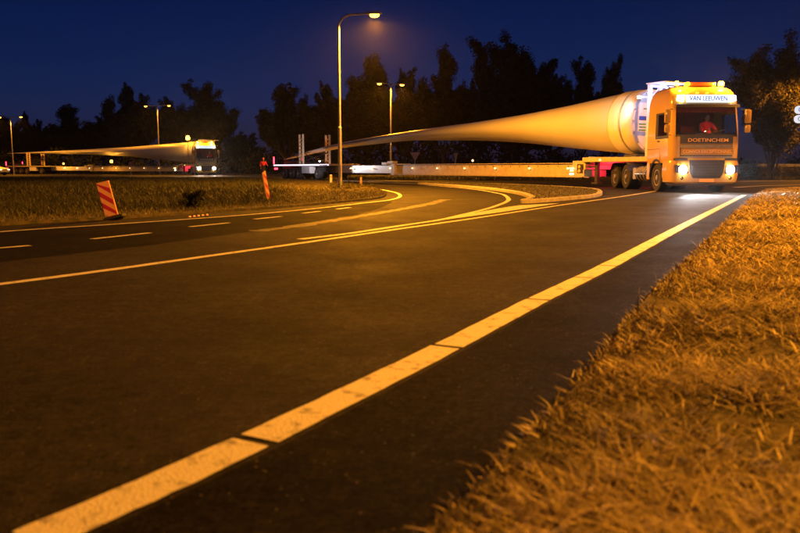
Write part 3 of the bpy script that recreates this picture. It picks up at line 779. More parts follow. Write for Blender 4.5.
def patch(name, cols, zs, off, m, parent, th=.012):
    """a panel following the cab's skin, proud of it by off, with its own thickness"""
    mb = MB(); n = len(cols); vs_ = [cabpt(c, z, off) for z in zs for c in cols] + [cabpt(c, z, off - th) for z in zs for c in cols]
    fs = []; N = n * len(zs)
    for j in range(len(zs) - 1):
        for i in range(n - 1):
            q = (j * n + i, j * n + i + 1, (j + 1) * n + i + 1, (j + 1) * n + i); fs.append(q); fs.append(tuple(N + a for a in q))
    for i in range(n - 1):
        fs.append((i, i + 1, N + i + 1, N + i)); e = (len(zs) - 1) * n; fs.append((e + i, e + i + 1, N + e + i + 1, N + e + i))
    for j in range(len(zs) - 1):
        fs.append((j * n, (j + 1) * n, N + (j + 1) * n, N + j * n)); e = n - 1; fs.append((j * n + e, (j + 1) * n + e, N + (j + 1) * n + e, N + j * n + e))
    return mb.add(vs_, fs).build(name, m, parent, smooth=True)
def make_tractor():
    t = empty('truck', (0, 0, 0))
    zs = [r[0] for r in RINGS]
    mb = MB(); vs_ = []; fs = []
    for z in zs: vs_ += [cabpt(i, z) for i in range(NCOL)]
    wsc = set(list(range(0, NF - 1)) + [NF - 1, NF, NCOL - 1, NCOL - 2])     # windshield columns (front and part of the corners)
    sw = set([iS + k for k in range(1, 7)]); sw2 = set([iS2 + k for k in range(NS - 8, NS - 2)])
    for j in range(len(zs) - 1):
        zm = (zs[j] + zs[j + 1]) / 2
        for i in range(NCOL):
            if i in wsc and 1.98 < zm < 2.96: continue
            if (i in sw or i in sw2) and 1.98 < zm < 2.74: continue
            fs.append((j * NCOL + i, j * NCOL + (i + 1) % NCOL, (j + 1) * NCOL + (i + 1) % NCOL, (j + 1) * NCOL + i))
    fs.append(tuple(range(NCOL))); fs.append(tuple((len(zs) - 1) * NCOL + i for i in range(NCOL)))
    mb.add(vs_, fs); cab = mb.build('cab', M['yellow'], t, smooth=True)
    wl = [NCOL - 3 + 0, NCOL - 2, NCOL - 1] + list(range(0, NF + 2)); wl = [NCOL - 2, NCOL - 1] + list(range(0, NF + 2))
    wz = [1.98, 2.22, 2.5, 2.74, 2.96]
    patch('windscreen', wl, wz, -.012, M['glass'], t, .006)
    gk = patch('window_surround', wl, [1.93, 1.99], .008, M['black'], t)
    patch('side_window', [iS + k for k in range(1, 8)], [1.98, 2.22, 2.5, 2.74], -.012, M['glass'], t, .006)
    patch('side_window', [iS2 + k for k in range(NS - 8, NS - 1)], [1.98, 2.22, 2.5, 2.74], -.012, M['glass'], t, .006)
    for base_, rng_ in ((iS, range(0, 9)), (iS2, range(NS - 9, NS))):
        cc = [base_ + k for k in rng_]
        patch('window_frame', [cc[0], cc[1]], [1.98, 2.76], .012, M['black'], t); patch('window_frame', [cc[-2], cc[-1]] , [1.98, 2.76], .012, M['black'], t)
        patch('window_frame', cc, [2.74, 2.80], .014, M['black'], t)
        db = patch('door_band', cc, [1.88, 1.975], .010, M['navy'], t)
        dr = patch('door', cc, [1.06, 1.3, 1.86], .006, M['yellow'], t)
        hx = cabpt(cc[-3] if base_ == iS else cc[2], 1.8, .03); MB().box(hx, (.03, .22, .045), None, .01).build('handle', M['black'], dr)
    # sun visor
    vz = MB(); n = 17; a_ = []; 
    for k in range(n):
        x = -1.12 + 2.24 * k / (n - 1); yb_ = -1.27 + .10 * (x / 1.2) ** 2; a_.append((x, yb_))
    vs_ = []
    for x, y in a_: vs_ += [(x, y - .0, 3.06), (x, y - .17, 3.03), (x, y - .20, 2.93), (x, y - .17, 2.93)]
    fs = [(i * 4 + k, i * 4 + 4 + k, i * 4 + 5 + k, i * 4 + 1 + k) for i in range(n - 1) for k in range(3)]
    vz.add(vs_, fs); vz.build('sun_visor', M['black'], t, smooth=True)
    # front panels with their lettering
    fp = patch('front_panel', list(range(0, NF)), [1.42 + .26, 1.93], .016, M['navy'], t)
    text_obj('DOETINCHEM', .17, M['letter'], fp, (0.02, -1.448, 1.80), (math.pi / 2, 0, 0), width=1.42, depth=.004)
    gr = patch('upper_grille', list(range(0, NF)), [1.20, 1.66], .010, M['black'], t)
    for z in (1.23, 1.57, 1.62):
        patch('grille_bar', list(range(0, NF)), [z - .012, z + .012], .03, M['galv'], gr, .02)
    cv = MB().b2((-.93, -1.475, 1.29), (.93, -1.452, 1.53), .008).build('notice_board', mat('dull_yellow_board', (.30, .19, .035), .5, var=.1), t)
    text_obj('CONVOI EXCEPTIONNEL', .16, M['letter'], cv, (0, -1.478, 1.41), (math.pi / 2, 0, 0), width=1.74, depth=.003)
    # bumper
    bmp = MB(); cols = list(range(NCOL - NC - 4, NCOL)) + list(range(0, NF + NC + 4)); prof = [(.30, -.06), (.36, .02), (.60, .06), (.85, .06), (1.02, .05), (1.10, .02), (1.12, -.02)]
    def bpt(c, z, off):
        p = cabpt(c, 1.10, off); p.z = z
        if p.y > -.62: p.y = -.62
        return p
    vs_ = [bpt(c, z, o_) for z, o_ in prof for c in cols]; n = len(cols)
    fs = [(j * n + i, j * n + i + 1, (j + 1) * n + i + 1, (j + 1) * n + i) for j in range(len(prof) - 1) for i in range(n - 1)]
    MB().b2((-1.12, -1.40, 1.115), (1.12, -1.0, 1.19), .01).build('bumper_gap', M['black'], t)
    bmp.add(vs_, fs); bp = bmp.build('bumper', M['yellow'], t, smooth=True)
    MB().b2((-1.1, -1.30, .24), (1.1, -.7, .32)).build('lower_lip', M['black'], t)
    lg = MB(); lg.prism([(-.62, 1.12), (.62, 1.12), (.60, .72), (.48, .50), (-.48, .50), (-.60, .72)], -.02, .02, Matrix.Translation((0, -1.485, 0)) @ Matrix.Rotation(math.pi / 2, 4, 'X'))
    lgo = lg.build('lower_grille', M['black'], t)
    for k in range(5): MB().b2((-.55, -1.525, .6 + k * .10), (.55, -1.505, .625 + k * .10)).build('grille_bar', M['steel_dark'], lgo)
    MB().b2((-.26, -1.52, .36), (.26, -1.50, .47), .01).build('number_plate', M['letter'], t)
    for sx in (-1, 1):
        hl = MB().prism([(sx * .66, .66), (sx * 1.12, .70), (sx * 1.15, .96), (sx * .70, .90)], -.02, .02, Matrix.Translation((0, -1.47, 0)) @ Matrix.Rotation(math.pi / 2, 4, 'X')).build('headlight', M['chrome'], t)
        MB().lathe([(.15, 0), (.12, .035), (0, .05)], Matrix.Translation((sx * .84, -1.492, .79)) @ Matrix.Rotation(math.pi / 2, 4, 'X'), 18).build('lens', M['e_head'], hl)
        lamp('headlight_light', 'SPOT', (sx * .84, -1.60, .79), (.95, .95, 1.0), 4500, t, .05, aim((.05 + sx * .05, -1, -.03)), R(56), .9)
        fg = MB().lathe([(.055, 0), (0, .02)], Matrix.Translation((sx * .86, -1.47, .50)) @ Matrix.Rotation(math.pi / 2, 4, 'X'), 14).build('fog_lamp', M['chrome'], t)
        # roof corner lamps
        c = cabpt(0 if sx < 0 else NF - 1, 3.22, .0); rl = MB(); rl.prism([(-.10 * sx, -.10), (.12 * sx, -.04), (.10 * sx, .12), (-.14 * sx, .13)], -.02, .03, Matrix.Translation((sx * .93, c.y - .02, 3.22)) @ Matrix.Rotation(sx * R(14), 4, 'Z') @ Matrix.Rotation(math.pi / 2, 4, 'X'))
        rl.build('roof_lamp', M['e_white'], t)
        # mirrors
        mr = MB(); mr.tube([(sx * 1.20, -1.25, 2.86), (sx * 1.42, -1.36, 2.88), (sx * 1.42, -1.36, 2.0), (sx * 1.22, -1.25, 1.98)], .018, 6)
        mo = mr.build('mirror_arm', M['black'], t)
        MB().b2((sx * 1.42 - .11, -1.44, 2.38), (sx * 1.42 + .11, -1.32, 2.86), .05).build('mirror', M['yellow'], t, smooth=True)
        MB().b2((sx * 1.42 - .10, -1.44, 2.06), (sx * 1.42 + .10, -1.32, 2.34), .05).build('mirror', M['yellow'], t, smooth=True)
        # wheel arch and steps
        ar = MB(); vs_ = []; fs = []; n = 15
        for k in range(n):
            q = math.pi * k / (n - 1); vs_ += [(sx * 1.235, -.60 * math.cos(q), .5 + .60 * math.sin(q)), (sx * .80, -.60 * math.cos(q), .5 + .60 * math.sin(q)), (sx * 1.235, -.66 * math.cos(q), .5 + .68 * math.sin(q))]
        for k in range(n - 1): fs += [(3 * k, 3 * k + 3, 3 * k + 4, 3 * k + 1), (3 * k, 3 * k + 3, 3 * k + 5, 3 * k + 2)]
        ar.add(vs_, fs).build('wheel_arch', M['black'], t, smooth=True)
        MB().b2((sx * 1.00, .64, .42), (sx * 1.225, .93, 1.04), .02).build('side_skirt', M['yellow'], t)
        for z in (.36, .68):
            MB().b2((sx * 1.05, -1.15, z), (sx * 1.245, -.70, z + .04)).build('step', M['galv'], t)
        # tanks
        tk = MB(); tk.lathe([(0, 0), (.28, 0), (.30, .02), (.30, 1.13), (.28, 1.15), (0, 1.15)], Matrix.Translation((sx * .88, 1.15, .62)) @ Matrix.Rotation(-math.pi / 2, 4, 'X'), 26)
        tk_ = tk.build('fuel_tank', M['chrome'], t, smooth=True)
        for y in (1.36, 1.72, 2.08): MB().lathe([(.308, 0), (.308, .05)], Matrix.Translation((sx * .88, y, .62)) @ Matrix.Rotation(-math.pi / 2, 4, 'X'), 26).build('strap', M['galv'], tk_)
        MB().b2((sx * .72, 2.36, .40), (sx * 1.12, 2.72, .86), .03).build('battery_box', M['galv'], t)
        MB().b2((sx * .36, -1.0, .72), (sx * .46, 5.35, .96)).build('chassis_rail', M['steel_dark'], t)
        # wheels and mudguards
        wheel(t, (sx * 1.05, 0, .5), .5, .31, sx)
        for y in (3.3, 4.67):
            wheel(t, (sx * .92, y, .5), .5, .60, sx)
            mg = MB(); vs_ = []; fs = []; n = 9
            for k in range(n):
                q = R(25) + R(130) * k / (n - 1); vs_ += [(sx * 1.23, y - .57 * math.cos(q), .5 + .57 * math.sin(q)), (sx * .6, y - .57 * math.cos(q), .5 + .57 * math.sin(q))]
            for k in range(n - 1): fs.append((2 * k, 2 * k + 2, 2 * k + 3, 2 * k + 1))
            mg.add(vs_, fs).build('mudguard', M['black'], t, smooth=True)
        MB().b2((sx * .75, 5.32, .78), (sx * 1.1, 5.38, .92), .01).build('tail_light', M['e_red'], t)
    for x in (-.45, .15): 
        wp = MB(); wp.tube([(x, -1.46, 1.97), (x + .05, -1.42, 2.1), (x + .5, -1.385, 2.16)], .012, 5); wp.build('wiper', M['black'], t)
    pg = MB()
    for sx in (-1, 1):
        for za, zb in ((1.07, 1.9),): pg.b2((sx * 1.236 - .003, -.36, za), (sx * 1.236 + .003, -.345, zb))
        pg.b2((sx * 1.236 - .003, -.34, 1.52), (sx * 1.236 + .003, .9, 1.535))
    pg.build('body_seam', M['black'], t)
    for x in np.linspace(-.7, .7, 5): MB().b2((x - .05, -1.255, 3.415), (x + .05, -1.20, 3.445), .008).build('marker_lamp', M['e_amber'], t)
    for y in (0, 3.3, 4.67): MB().tube([(-.8, y, .5), (.8, y, .5)], .07, 10).build('axle', M['steel_dark'], t)
    MB().lathe([(.48, .98), (.48, 1.04), (.3, 1.06)], Matrix.Translation((0, 3.98, 0)), 20).build('fifth_wheel', M['steel_dark'], t)
    MB().b2((-1.0, .97, 1.1), (1.0, 1.10, 3.0), .02).build('cab_rear_unit', M['black'], t)
    # roof sign
    sg = MB().b2((-.72, -1.30, 3.10), (.78, -1.20, 3.36), .01).build('roof_sign', M['e_sign'], t)
    text_obj('VAN LEEUWEN', .22, M['e_blue'], sg, (.03, -1.304, 3.23), (math.pi / 2, 0, 0), width=1.34, depth=.003)
    # light bar and beacons
    lb = MB().b2((-.42, -.80, 3.70), (.42, -.55, 3.84), .04).build('light_bar', M['amber_glass'], t, smooth=True)
    MB().b2((-.56, -.80, 3.71), (-.43, -.55, 3.84), .03).build('lens', M['e_amber'], lb, smooth=True)
    MB().b2((.43, -.80, 3.71), (.50, -.55, 3.84), .03).build('lens', M['e_amber'], lb, smooth=True)
    for x, e_ in ((-.86, 'e_beacon'), (.52 + .22, 'e_beacon')):
        bc = MB().lathe([(.075, 3.56), (.08, 3.72), (.05, 3.73)], Matrix.Translation((x, -.66, 0)), 14).build('beacon', M['black'], t)
        r2 = .10 if x > 0 else .07
        MB().lathe([(r2, 3.73), (r2, 3.84), (r2 * .7, 3.88), (0, 3.89)], Matrix.Translation((x, -.66, 0)), 14).build('dome', M[e_], bc, smooth=True)
        lamp('beacon_light', 'POINT', (x, -.95, 3.86), (1, .42, .04), 500 if x > 0 else 200, t, .06)
    hr = MB(); hr.tube([(-.9, -.2, 3.68), (-.9, .1, 3.80), (.9, .1, 3.80), (.9, -.2, 3.68)], .02, 6).build('roof_rail', M['chrome'], t)
    # inside
    MB().b2((-1.15, -1.18, 1.30), (1.15, .80, 1.36)).build('cab_floor', M['black'], t)
    MB().b2((-1.08, -1.22, 1.84), (1.08, -.86, 2.06), .05).build('dashboard', M['black'], t)
    for sx in (-1, 1):
        s_ = MB(); s_.b2((sx * .6 - .26, -.45, 1.75), (sx * .6 + .26, .05, 1.90), .05); s_.b2((sx * .6 - .25, .02, 1.85), (sx * .6 + .25, .14, 2.5), .05); s_.b2((sx * .6 - .13, .0, 2.5), (sx * .6 + .13, .1, 2.68), .04)
        s_.build('seat', M['dark_cloth'], t)
    cu = MB(); n = 36; vs_ = []; fs = []
    for k in range(n + 1):
        x = -1.05 + 2.1 * k / n; y = -1.19 + .07 * (x / 1.2) ** 2 + .05; vs_ += [(x, y, 2.95), (x, y + .012 * math.sin(k * 1.7), 2.80 if k % 2 else 2.75)]
    fs = [(2 * k, 2 * k + 2, 2 * k + 3, 2 * k + 1) for k in range(n)]
    cu.add(vs_, fs); cu.build('fringed_curtain', mat('dull_red_cloth', (.30, .05, .03), .9), t)
    MB().b2((-1.1, .60, 1.4), (1.1, .64, 2.9)).build('rear_curtain', mat('red_brown_cloth', (.22, .05, .03), .9), t)
    sw_ = MB(); sw_.tube([(.5 + .2 * math.cos(a), -.70 + .1 * math.sin(a), 2.06 + .16 * math.sin(a)) for a in np.linspace(0, math.tau, 19)], .014, 6, cap=False); sw_.build('steering_wheel', M['black'], t)
    lamp('cab_light', 'POINT', (.2, -.80, 2.14), (1, .25, .12), 1.3, t, .008)
    lamp('tail_light_glow', 'POINT', (-.85, 5.6, .85), (1, .03, .08), 60, t, .06); lamp('tail_light_glow', 'POINT', (.85, 5.6, .85), (1, .03, .08), 60, t, .06)
    return t

# ------------------------------------------------------------------ people: one skinned body each
def skinned(name, J, E_, rad, m, parent, sub=1):
    me = bpy.data.meshes.new(name); me.from_pydata(J, E_, []); o = bpy.data.objects.new(name, me); COL.objects.link(o)
    sk = o.modifiers.new('s', 'SKIN'); 
    for v, r in zip(me.skin_vertices[0].data, rad): v.radius = (r, r) if not isinstance(r, tuple) else r
    me.skin_vertices[0].data[0].use_root = True
    sb = o.modifiers.new('b', 'SUBSURF'); sb.levels = sub
    dg = bpy.context.evaluated_depsgraph_get(); dg.update(); nm = bpy.data.meshes.new_from_object(o.evaluated_get(dg))
    bpy.data.objects.remove(o); nm.name = name; nm.materials.clear(); nm.materials.append(m)
    for p in nm.polygons: p.use_smooth = True
    return link(bpy.data.objects.new(name, nm), parent)
def head(parent, c, k=1.0, hair=True):
    mb = MB(); prof = [(.0, -.12), (.045, -.115), (.062, -.08), (.073, -.03), (.078, .02), (.074, .07), (.055, .105), (.0, .125)]
    mb.lathe([(r * k, h * k) for r, h in prof], Matrix.Translation(c) @ Matrix.Diagonal((.95, 1.15, 1, 1)), 16)
    mb.lathe([(.017 * k, 0), (.008 * k, .03 * k), (0, .034 * k)], Matrix.Translation((c[0], c[1] - .085 * k, c[2] - .025 * k)) @ Matrix.Rotation(R(60), 4, 'X'), 8)
    for sx in (-1, 1):
        mb.lathe([(.0, -.012), (.024, 0), (.0, .012)], Matrix.Translation((c[0] + sx * .076 * k, c[1], c[2] - .01)) @ Matrix.Rotation(math.pi / 2, 4, 'Y'), 8)
    h_ = mb.build('head', M['skin'], parent, smooth=True)
    e = MB()
    for sx in (-1, 1): e.lathe([(.010, 0), (0, .006)], Matrix.Translation((c[0] + sx * .03 * k, c[1] - .084 * k, c[2] + .01)) @ Matrix.Rotation(math.pi / 2, 4, 'X'), 8)
    e.b2((c[0] - .025 * k, c[1] - .082 * k, c[2] - .066 * k), (c[0] + .025 * k, c[1] - .074 * k, c[2] - .06 * k)); e.build('face_features', M['dark_cloth'], h_)
    if hair:
        hm = MB(); hm.lathe([(.082 * k, .03 * k), (.081 * k, .06 * k), (.062 * k, .112 * k), (0, .135 * k)], Matrix.Translation((c[0], c[1] + .012, c[2])) @ Matrix.Diagonal((1, 1.15, 1, 1)), 16); hm.build('hair', M['dark_cloth'], h_, smooth=True)
    return h_
def hand(parent, c, d):
    """palm, four unequal curled fingers and a thumb, pointing along d"""
    d = Vector(d).normalized(); s_ = d.cross(Vector((0, 1, 0))).normalized() if abs(d.y) < .9 else Vector((1, 0, 0)); u = s_.cross(d)
    c = Vector(c); J = [c, c + d * .05]; E_ = [(0, 1)]; rad = [(.028, .02), (.036, .018)]
    for k, L in enumerate((.062, .072, .068, .052)):
        b_ = c + d * .075 + s_ * (k - 1.5) * .019; n = len(J); J += [b_, b_ + d * L * .5 + u * .008, b_ + d * L * .85 + u * .028]; E_ += [(1, n), (n, n + 1), (n + 1, n + 2)]; rad += [.0105, .009, .007]
    n = len(J); J += [c + d * .03 + s_ * .035, c + d * .065 + s_ * .05 + u * .01]; E_ += [(0, n), (n, n + 1)]; rad += [.011, .008]
    return skinned('hand', [tuple(j) for j in J], E_, rad, M['skin'], parent)

drv_done = []
def driver(truck, label):
    t = empty('person', (0, 0, 0)); tag(t, label, 'person', 'truck drivers')
    t.location = truck.location; t.rotation_euler = truck.rotation_euler
    x = .52
    J = [(x, -.15, 1.98), (x, -.10, 2.2), (x, -.12, 2.42), (x, -.15, 2.52), (x - .2, -.13, 2.42), (x + .2, -.13, 2.42), (x - .25, -.32, 2.2), (x + .25, -.32, 2.2), (x - .17, -.60, 2.14), (x + .17, -.60, 2.14), (x - .1, -.55, 1.95), (x + .1, -.55, 1.95), (x - .1, -.62, 1.55), (x + .1, -.62, 1.55)]
    E_ = [(0, 1), (1, 2), (2, 3), (2, 4), (2, 5), (4, 6), (5, 7), (6, 8), (7, 9), (0, 10), (0, 11), (10, 12), (11, 13)]
    body = skinned('body', J, E_, [(.16, .12), (.15, .11), (.14, .10), .05, .065, .065, .05, .05, .035, .035, .08, .08, .055, .055], M['redvest'], t)
    head(t, (x, -.17, 2.64)); hand(t, (x - .17, -.61, 2.14), (0.2, -.6, .5)); hand(t, (x + .17, -.61, 2.14), (-.2, -.6, .5))
    return t

tr1 = make_tractor(); tr1.location = (10.57, 28.7, 0); tr1.rotation_euler = (0, 0, R(3))
tag(tr1, 'big yellow DOETINCHEM truck with glaring headlights, nearest of the two', 'truck', 'yellow heavy haulage trucks')
tr1['label'] = 'large yellow truck with glaring headlights and lettered front, the nearer of the two'
H2 = R(20); K2 = Vector((-24.05, 95.1, 0))
tr2 = copy_tree(tr1); tr2['label'] = 'small looking yellow truck far off on the left, orange beacon flaring'
tr2.rotation_euler = (0, 0, H2); tr2.location = K2 - Matrix.Rotation(H2, 3, 'Z') @ Vector((0, 3.98, 0))
for o in children(tr2):
    if o.type == 'LIGHT':
        o.data = o.data.copy()
        if o.data.type == 'SPOT': o.data.energy = 900; o.data.color = (1.0, .86, .7)
        elif o.name.startswith('beacon'): o.data.energy = 900
driver(tr1, 'driver in red seated behind the windscreen of the near truck')
driver(tr2, 'driver seated behind the windscreen of the far truck')

# ------------------------------------------------------------------ the telescopic trailer
def make_trailer(tower=3.4, floods=True, side_beacons=()):
    t = empty('trailer', (0, 0, 0))
    gk = MB(); gk.b2((-1.25, -1.55, 1.10), (1.25, 2.6, 1.30), .02); gk.b2((-1.15, 2.5, .78), (1.15, 3.3, 1.16), .02)
    gk.box((0, 2.55, 1.1), (2.1, .5, .3), (R(-25), 0, 0), .01)
    gko = gk.build('gooseneck', M['trailer'], t)
    cr = MB()
    for x in (-.7, .7): cr.prism([(-.25, 1.30), (.25, 1.30), (.25, 1.46), (-.25, 1.36)], x - .06, x + .06, Matrix(((0, 0, 1, 0), (1, 0, 0, 0), (0, 1, 0, .0), (0, 0, 0, 1))))
    cr.b2((-.9, -.15, 1.302), (.9, .55, 1.40), .02); cr.build('root_saddle', M['steel_dark'], t)
    # headboard frame
    fr = empty('headboard', (0, 0, 0)); fr.parent = t
    pm = M['post_paint']
    for x in (-1.18, -.62, .62, 1.18):
        MB().b2((x - .07, -1.02, 1.30), (x + .07, -.88, 4.12), .012).build('upright', pm, fr)
    for z in (1.5, 2.7, 4.05): MB().b2((-1.11, -1.01, z - .05), (1.11, -.89, z + .05), .01).build('crossbar', pm, fr)
    lt = MB()
    for sx in (-1, 1):
        for k in range(6):
            z = 1.6 + k * .4; lt.tube([(sx * 1.12, -.95, z), (sx * .68, -.95, z + .4)], .02, 5)
    lt.build('bracing', pm, fr)
    MB().b2((-1.25, -1.75, 4.122), (1.25, -.80, 4.17), .01).build('top_plate', pm, fr)
    # telescopic beam
    ou = MB().b2((-.45, 2.8, .46), (.45, 20.0, 1.05), .02).build('outer_beam', M['trailer'], t)
    hl = MB()
    for k in range(24): hl.lathe([(.035, 0), (.03, .006), (0, .006)], Matrix.Translation((-.452, 3.6 + k * .7, .93)) @ Matrix.Rotation(-math.pi / 2, 4, 'Y'), 8)
    hl.build('pin_hole_row', M['black'], ou)
    fl = MB(); fl.b2((-.56, 2.9, 1.052), (.56, 20.0, 1.08)); fl.b2((-.56, 2.9, .43), (.56, 20.0, .458)); fl.build('flange', M['trailer'], ou)
    cl = MB(); cl.b2((-.60, 19.8, .40), (.60, 20.25, 1.12), .02); cl.b2((-.66, 19.9, 1.125), (-.30, 20.6, 1.28), .02); cl.b2((-.66, 20.7, 1.06), (-.3, 21.3, 1.2)); cl.build('clamp', M['trailer'], t)
    inn = MB().b2((-.38, 20.2, .50), (.38, 29.0, 1.02), .02).build('inner_beam', M['white'], t)
    for k in range(9):
        y = 4.2 + k * 2.7; MB().b2((-.60, y - .05, .80), (-.56 if y < 20 else -.385, y + .05, .86)).build('marker_lamp', M['e_marker'], t)
    for sx in (-1, 1):
        lg = MB(); lg.b2((sx * .9 - .08, 1.95, .25), (sx * .9 + .08, 2.11, 1.10), .01); lg.b2((sx * .9 - .16, 1.85, .16), (sx * .9 + .16, 2.21, .24), .01); lg.tube([(sx * .9, 2.03, .9), (sx * .9, 2.7, .9)], .04, 6)
        lg.build('landing_leg', M['steel_dark'], t)
    MB().b2((-1.25, 2.62, .62), (-1.16, 2.92, 1.02), .02).build('lamp_bracket', M['steel_dark'], t)
    for z in (.72, .90): MB().lathe([(.075, 0), (.06, .02), (0, .025)], Matrix.Translation((-1.253, 2.77, z)) @ Matrix.Rotation(-math.pi / 2, 4, 'Y'), 14).build('round_lamp', M['letter'], t)
    for z in (.55, .70, .80): MB().b2((-1.28, 3.22, z), (-1.16, 3.32, z + .07)).build('marker_lamp', M['e_marker'] if z != .55 else M['e_white'], t)
    MB().b2((-1.26, 1.5, 1.15), (-1.252, 1.58, 1.22)).build('marker_lamp', M['e_marker'], t)
    # rear bogie
    bo = empty('bogie', (0, 0, 0)); bo.parent = t
    MB().b2((-1.25, 27.8, 1.0), (1.25, 38.4, 1.14), .01).build('deck', M['trailer'], bo)
    MB().b2((-1.272, 27.9, 1.02), (-1.252, 38.3, 1.12)).build('edge_strip', M['e_strip' if floods else 'trailer'], bo)
    fr2 = MB(); fr2.b2((-.5, 28.6, .62), (.5, 38.2, .998)); fr2.b2((-.9, 28.2, .55), (-.6, 30.6, .9)); fr2.b2((.6, 28.2, .55), (.9, 30.6, .9)); fr2.build('frame', M['steel_dark'], bo)
    MB().b2((-1.24, 31.2, .45), (-.75, 32.7, .96), .02).build('tool_box', M['white'], bo)
    for y in (30.1, 33.5, 34.95, 36.4):
        for sx in (-1, 1): wheel(bo, (sx * .98, y, .42), .42, .42, sx)
        MB().tube([(-.8, y, .42), (.8, y, .42)], .06, 8).build('axle', M['steel_dark'], bo)
    for sx in (-1, 1):
        MB().b2((sx * 1.0 - .14, 38.4, .72), (sx * 1.0 + .14, 38.46, .86)).build('tail_lamp', M['e_red'], bo)
        MB().b2((sx * 1.28 - .03, 38.1, 1.2), (sx * 1.28 + .03, 38.25, 1.75), .01).build('warning_panel', M['e_red'], bo)
        tw = MB()
        for y in (32.64, 33.26): tw.b2((sx * 1.12 - .07, y - .06, 1.14), (sx * 1.12 + .07, y + .06, tower), .008)
        for k in range(int((tower - 1.3) / .28)): tw.b2((sx * 1.12 - .055, 32.70, 1.34 + k * .28), (sx * 1.12 + .055, 33.20, 1.42 + k * .28))
        tw.build('tower', M['tower'], bo)
    xb = MB()
    for a, b_ in (((-1.05, 1.3), (1.05, 2.0)), ((-1.05, 2.0), (1.05, 1.3)), ((-1.05, 1.25), (1.05, 1.25)), ((-1.05, 2.02), (1.05, 2.02))): xb.tube([(a[0], 33.0, a[1]), (b_[0], 33.0, b_[1])], .035, 6)
    for y in (33.2, 34.6): xb.tube([(-1.0, y, 1.16), (-1.0, y + 1.2, 2.0 if y < 34 else 1.2)], .03, 5)
    xb.build('cradle_brace', M['steel_dark'], bo)
    MB().b2((-.8, 34.6, 1.142), (-.3, 37.2, 1.42), .03).build('generator', M['steel_dark'], bo)
    if floods:
        # lamp arm and spots added at the bogie front to whiten beam and deck
        a = MB(); a.tube([(-1.2, 28.1, 1.05), (-1.9, 28.1, 1.05), (-1.9, 28.1, 1.35)], .03, 6); ao = a.build('added_lamp_arm', M['steel_dark'], bo)
        MB().b2((-1.94, 27.98, 1.30), (-1.86, 28.06, 1.36)).build('added_work_lamp', M['e_white'], ao)
        lamp('added_work_light', 'SPOT', (-2.1, 27.8, 1.3), (1.0, .96, 1.0), 650, bo, .05, aim((1.7, -5.0, -1.0)), R(52), .6)
        lamp('deck_light', 'SPOT', (-3.0, 27.6, 1.3), (1.0, .9, 1.0), 420, bo, .05, aim((1.6, 5.0, -.7)), R(80), .7)
        a = MB(); a.tube([(-1.2, -.95, 3.6), (-1.75, -.95, 3.6)], .03, 6); ao = a.build('added_lamp_arm', pm, t)
        MB().b2((-1.82, -.98, 3.54), (-1.70, -.90, 3.64)).build('added_work_lamp', M['e_white'], ao)
        lamp('added_work_light', 'SPOT', (-1.95, -.80, 3.50), (1.0, .90, .82), 150, t, .05, aim((.75, 4.4, -.5)), R(85), .6)
        lamp('frame_light', 'POINT', (-1.7, -1.45, 3.6), (.40, .48, 1.0), 55, t, .05)
        lamp('frame_light', 'POINT', (-.4, -1.35, 3.9), (.45, .55, 1.0), 60, t, .05)
    for y, z, x, kk in side_beacons:
        b_ = MB(); b_.tube([(x, y, .9), (x, y, z)], .03, 6); bo_ = b_.build('beacon_post', M['steel_dark'], t)
        MB().lathe([(.10 * kk, 0), (.11 * kk, .10 * kk), (.07 * kk, .2 * kk), (0, .23 * kk)], Matrix.Translation((x, y, z)), 12).build('beacon', M['e_beacon'], bo_)
        lamp('beacon_light', 'POINT', (x - .2 - .2 * kk, y, z + .1), (1, .38, .03), 90 * kk, t, .06)
    return t
M['post_paint'] = mat('light_frame_paint', (.60, .62, .66), .4, var=.1)
M['tower'] = mat('tower_paint', (.72, .58, .36), .5, var=.2)
B1, K1 = R(31), Vector((10.36, 32.67, 0))
tl1 = make_trailer(); tl1.location = K1; tl1.rotation_euler = (0, 0, B1)
tag(tl1, 'long telescopic trailer with white lit rear bogie, coupled to the near truck', 'trailer', 'telescopic blade trailers')
B2 = R(58.4)
tl2 = make_trailer(tower=3.0, floods=False, side_beacons=((15.4, 1.55, -.9, 1.6), (25.4, 1.35, -.9, .9), (.6, 4.2, -1.5, 2.2))); tl2.location = K2; tl2.rotation_euler = (0, 0, B2)
tag(tl2, 'far telescopic trailer with a row of small amber side lamps, at the left', 'trailer', 'telescopic blade trailers')

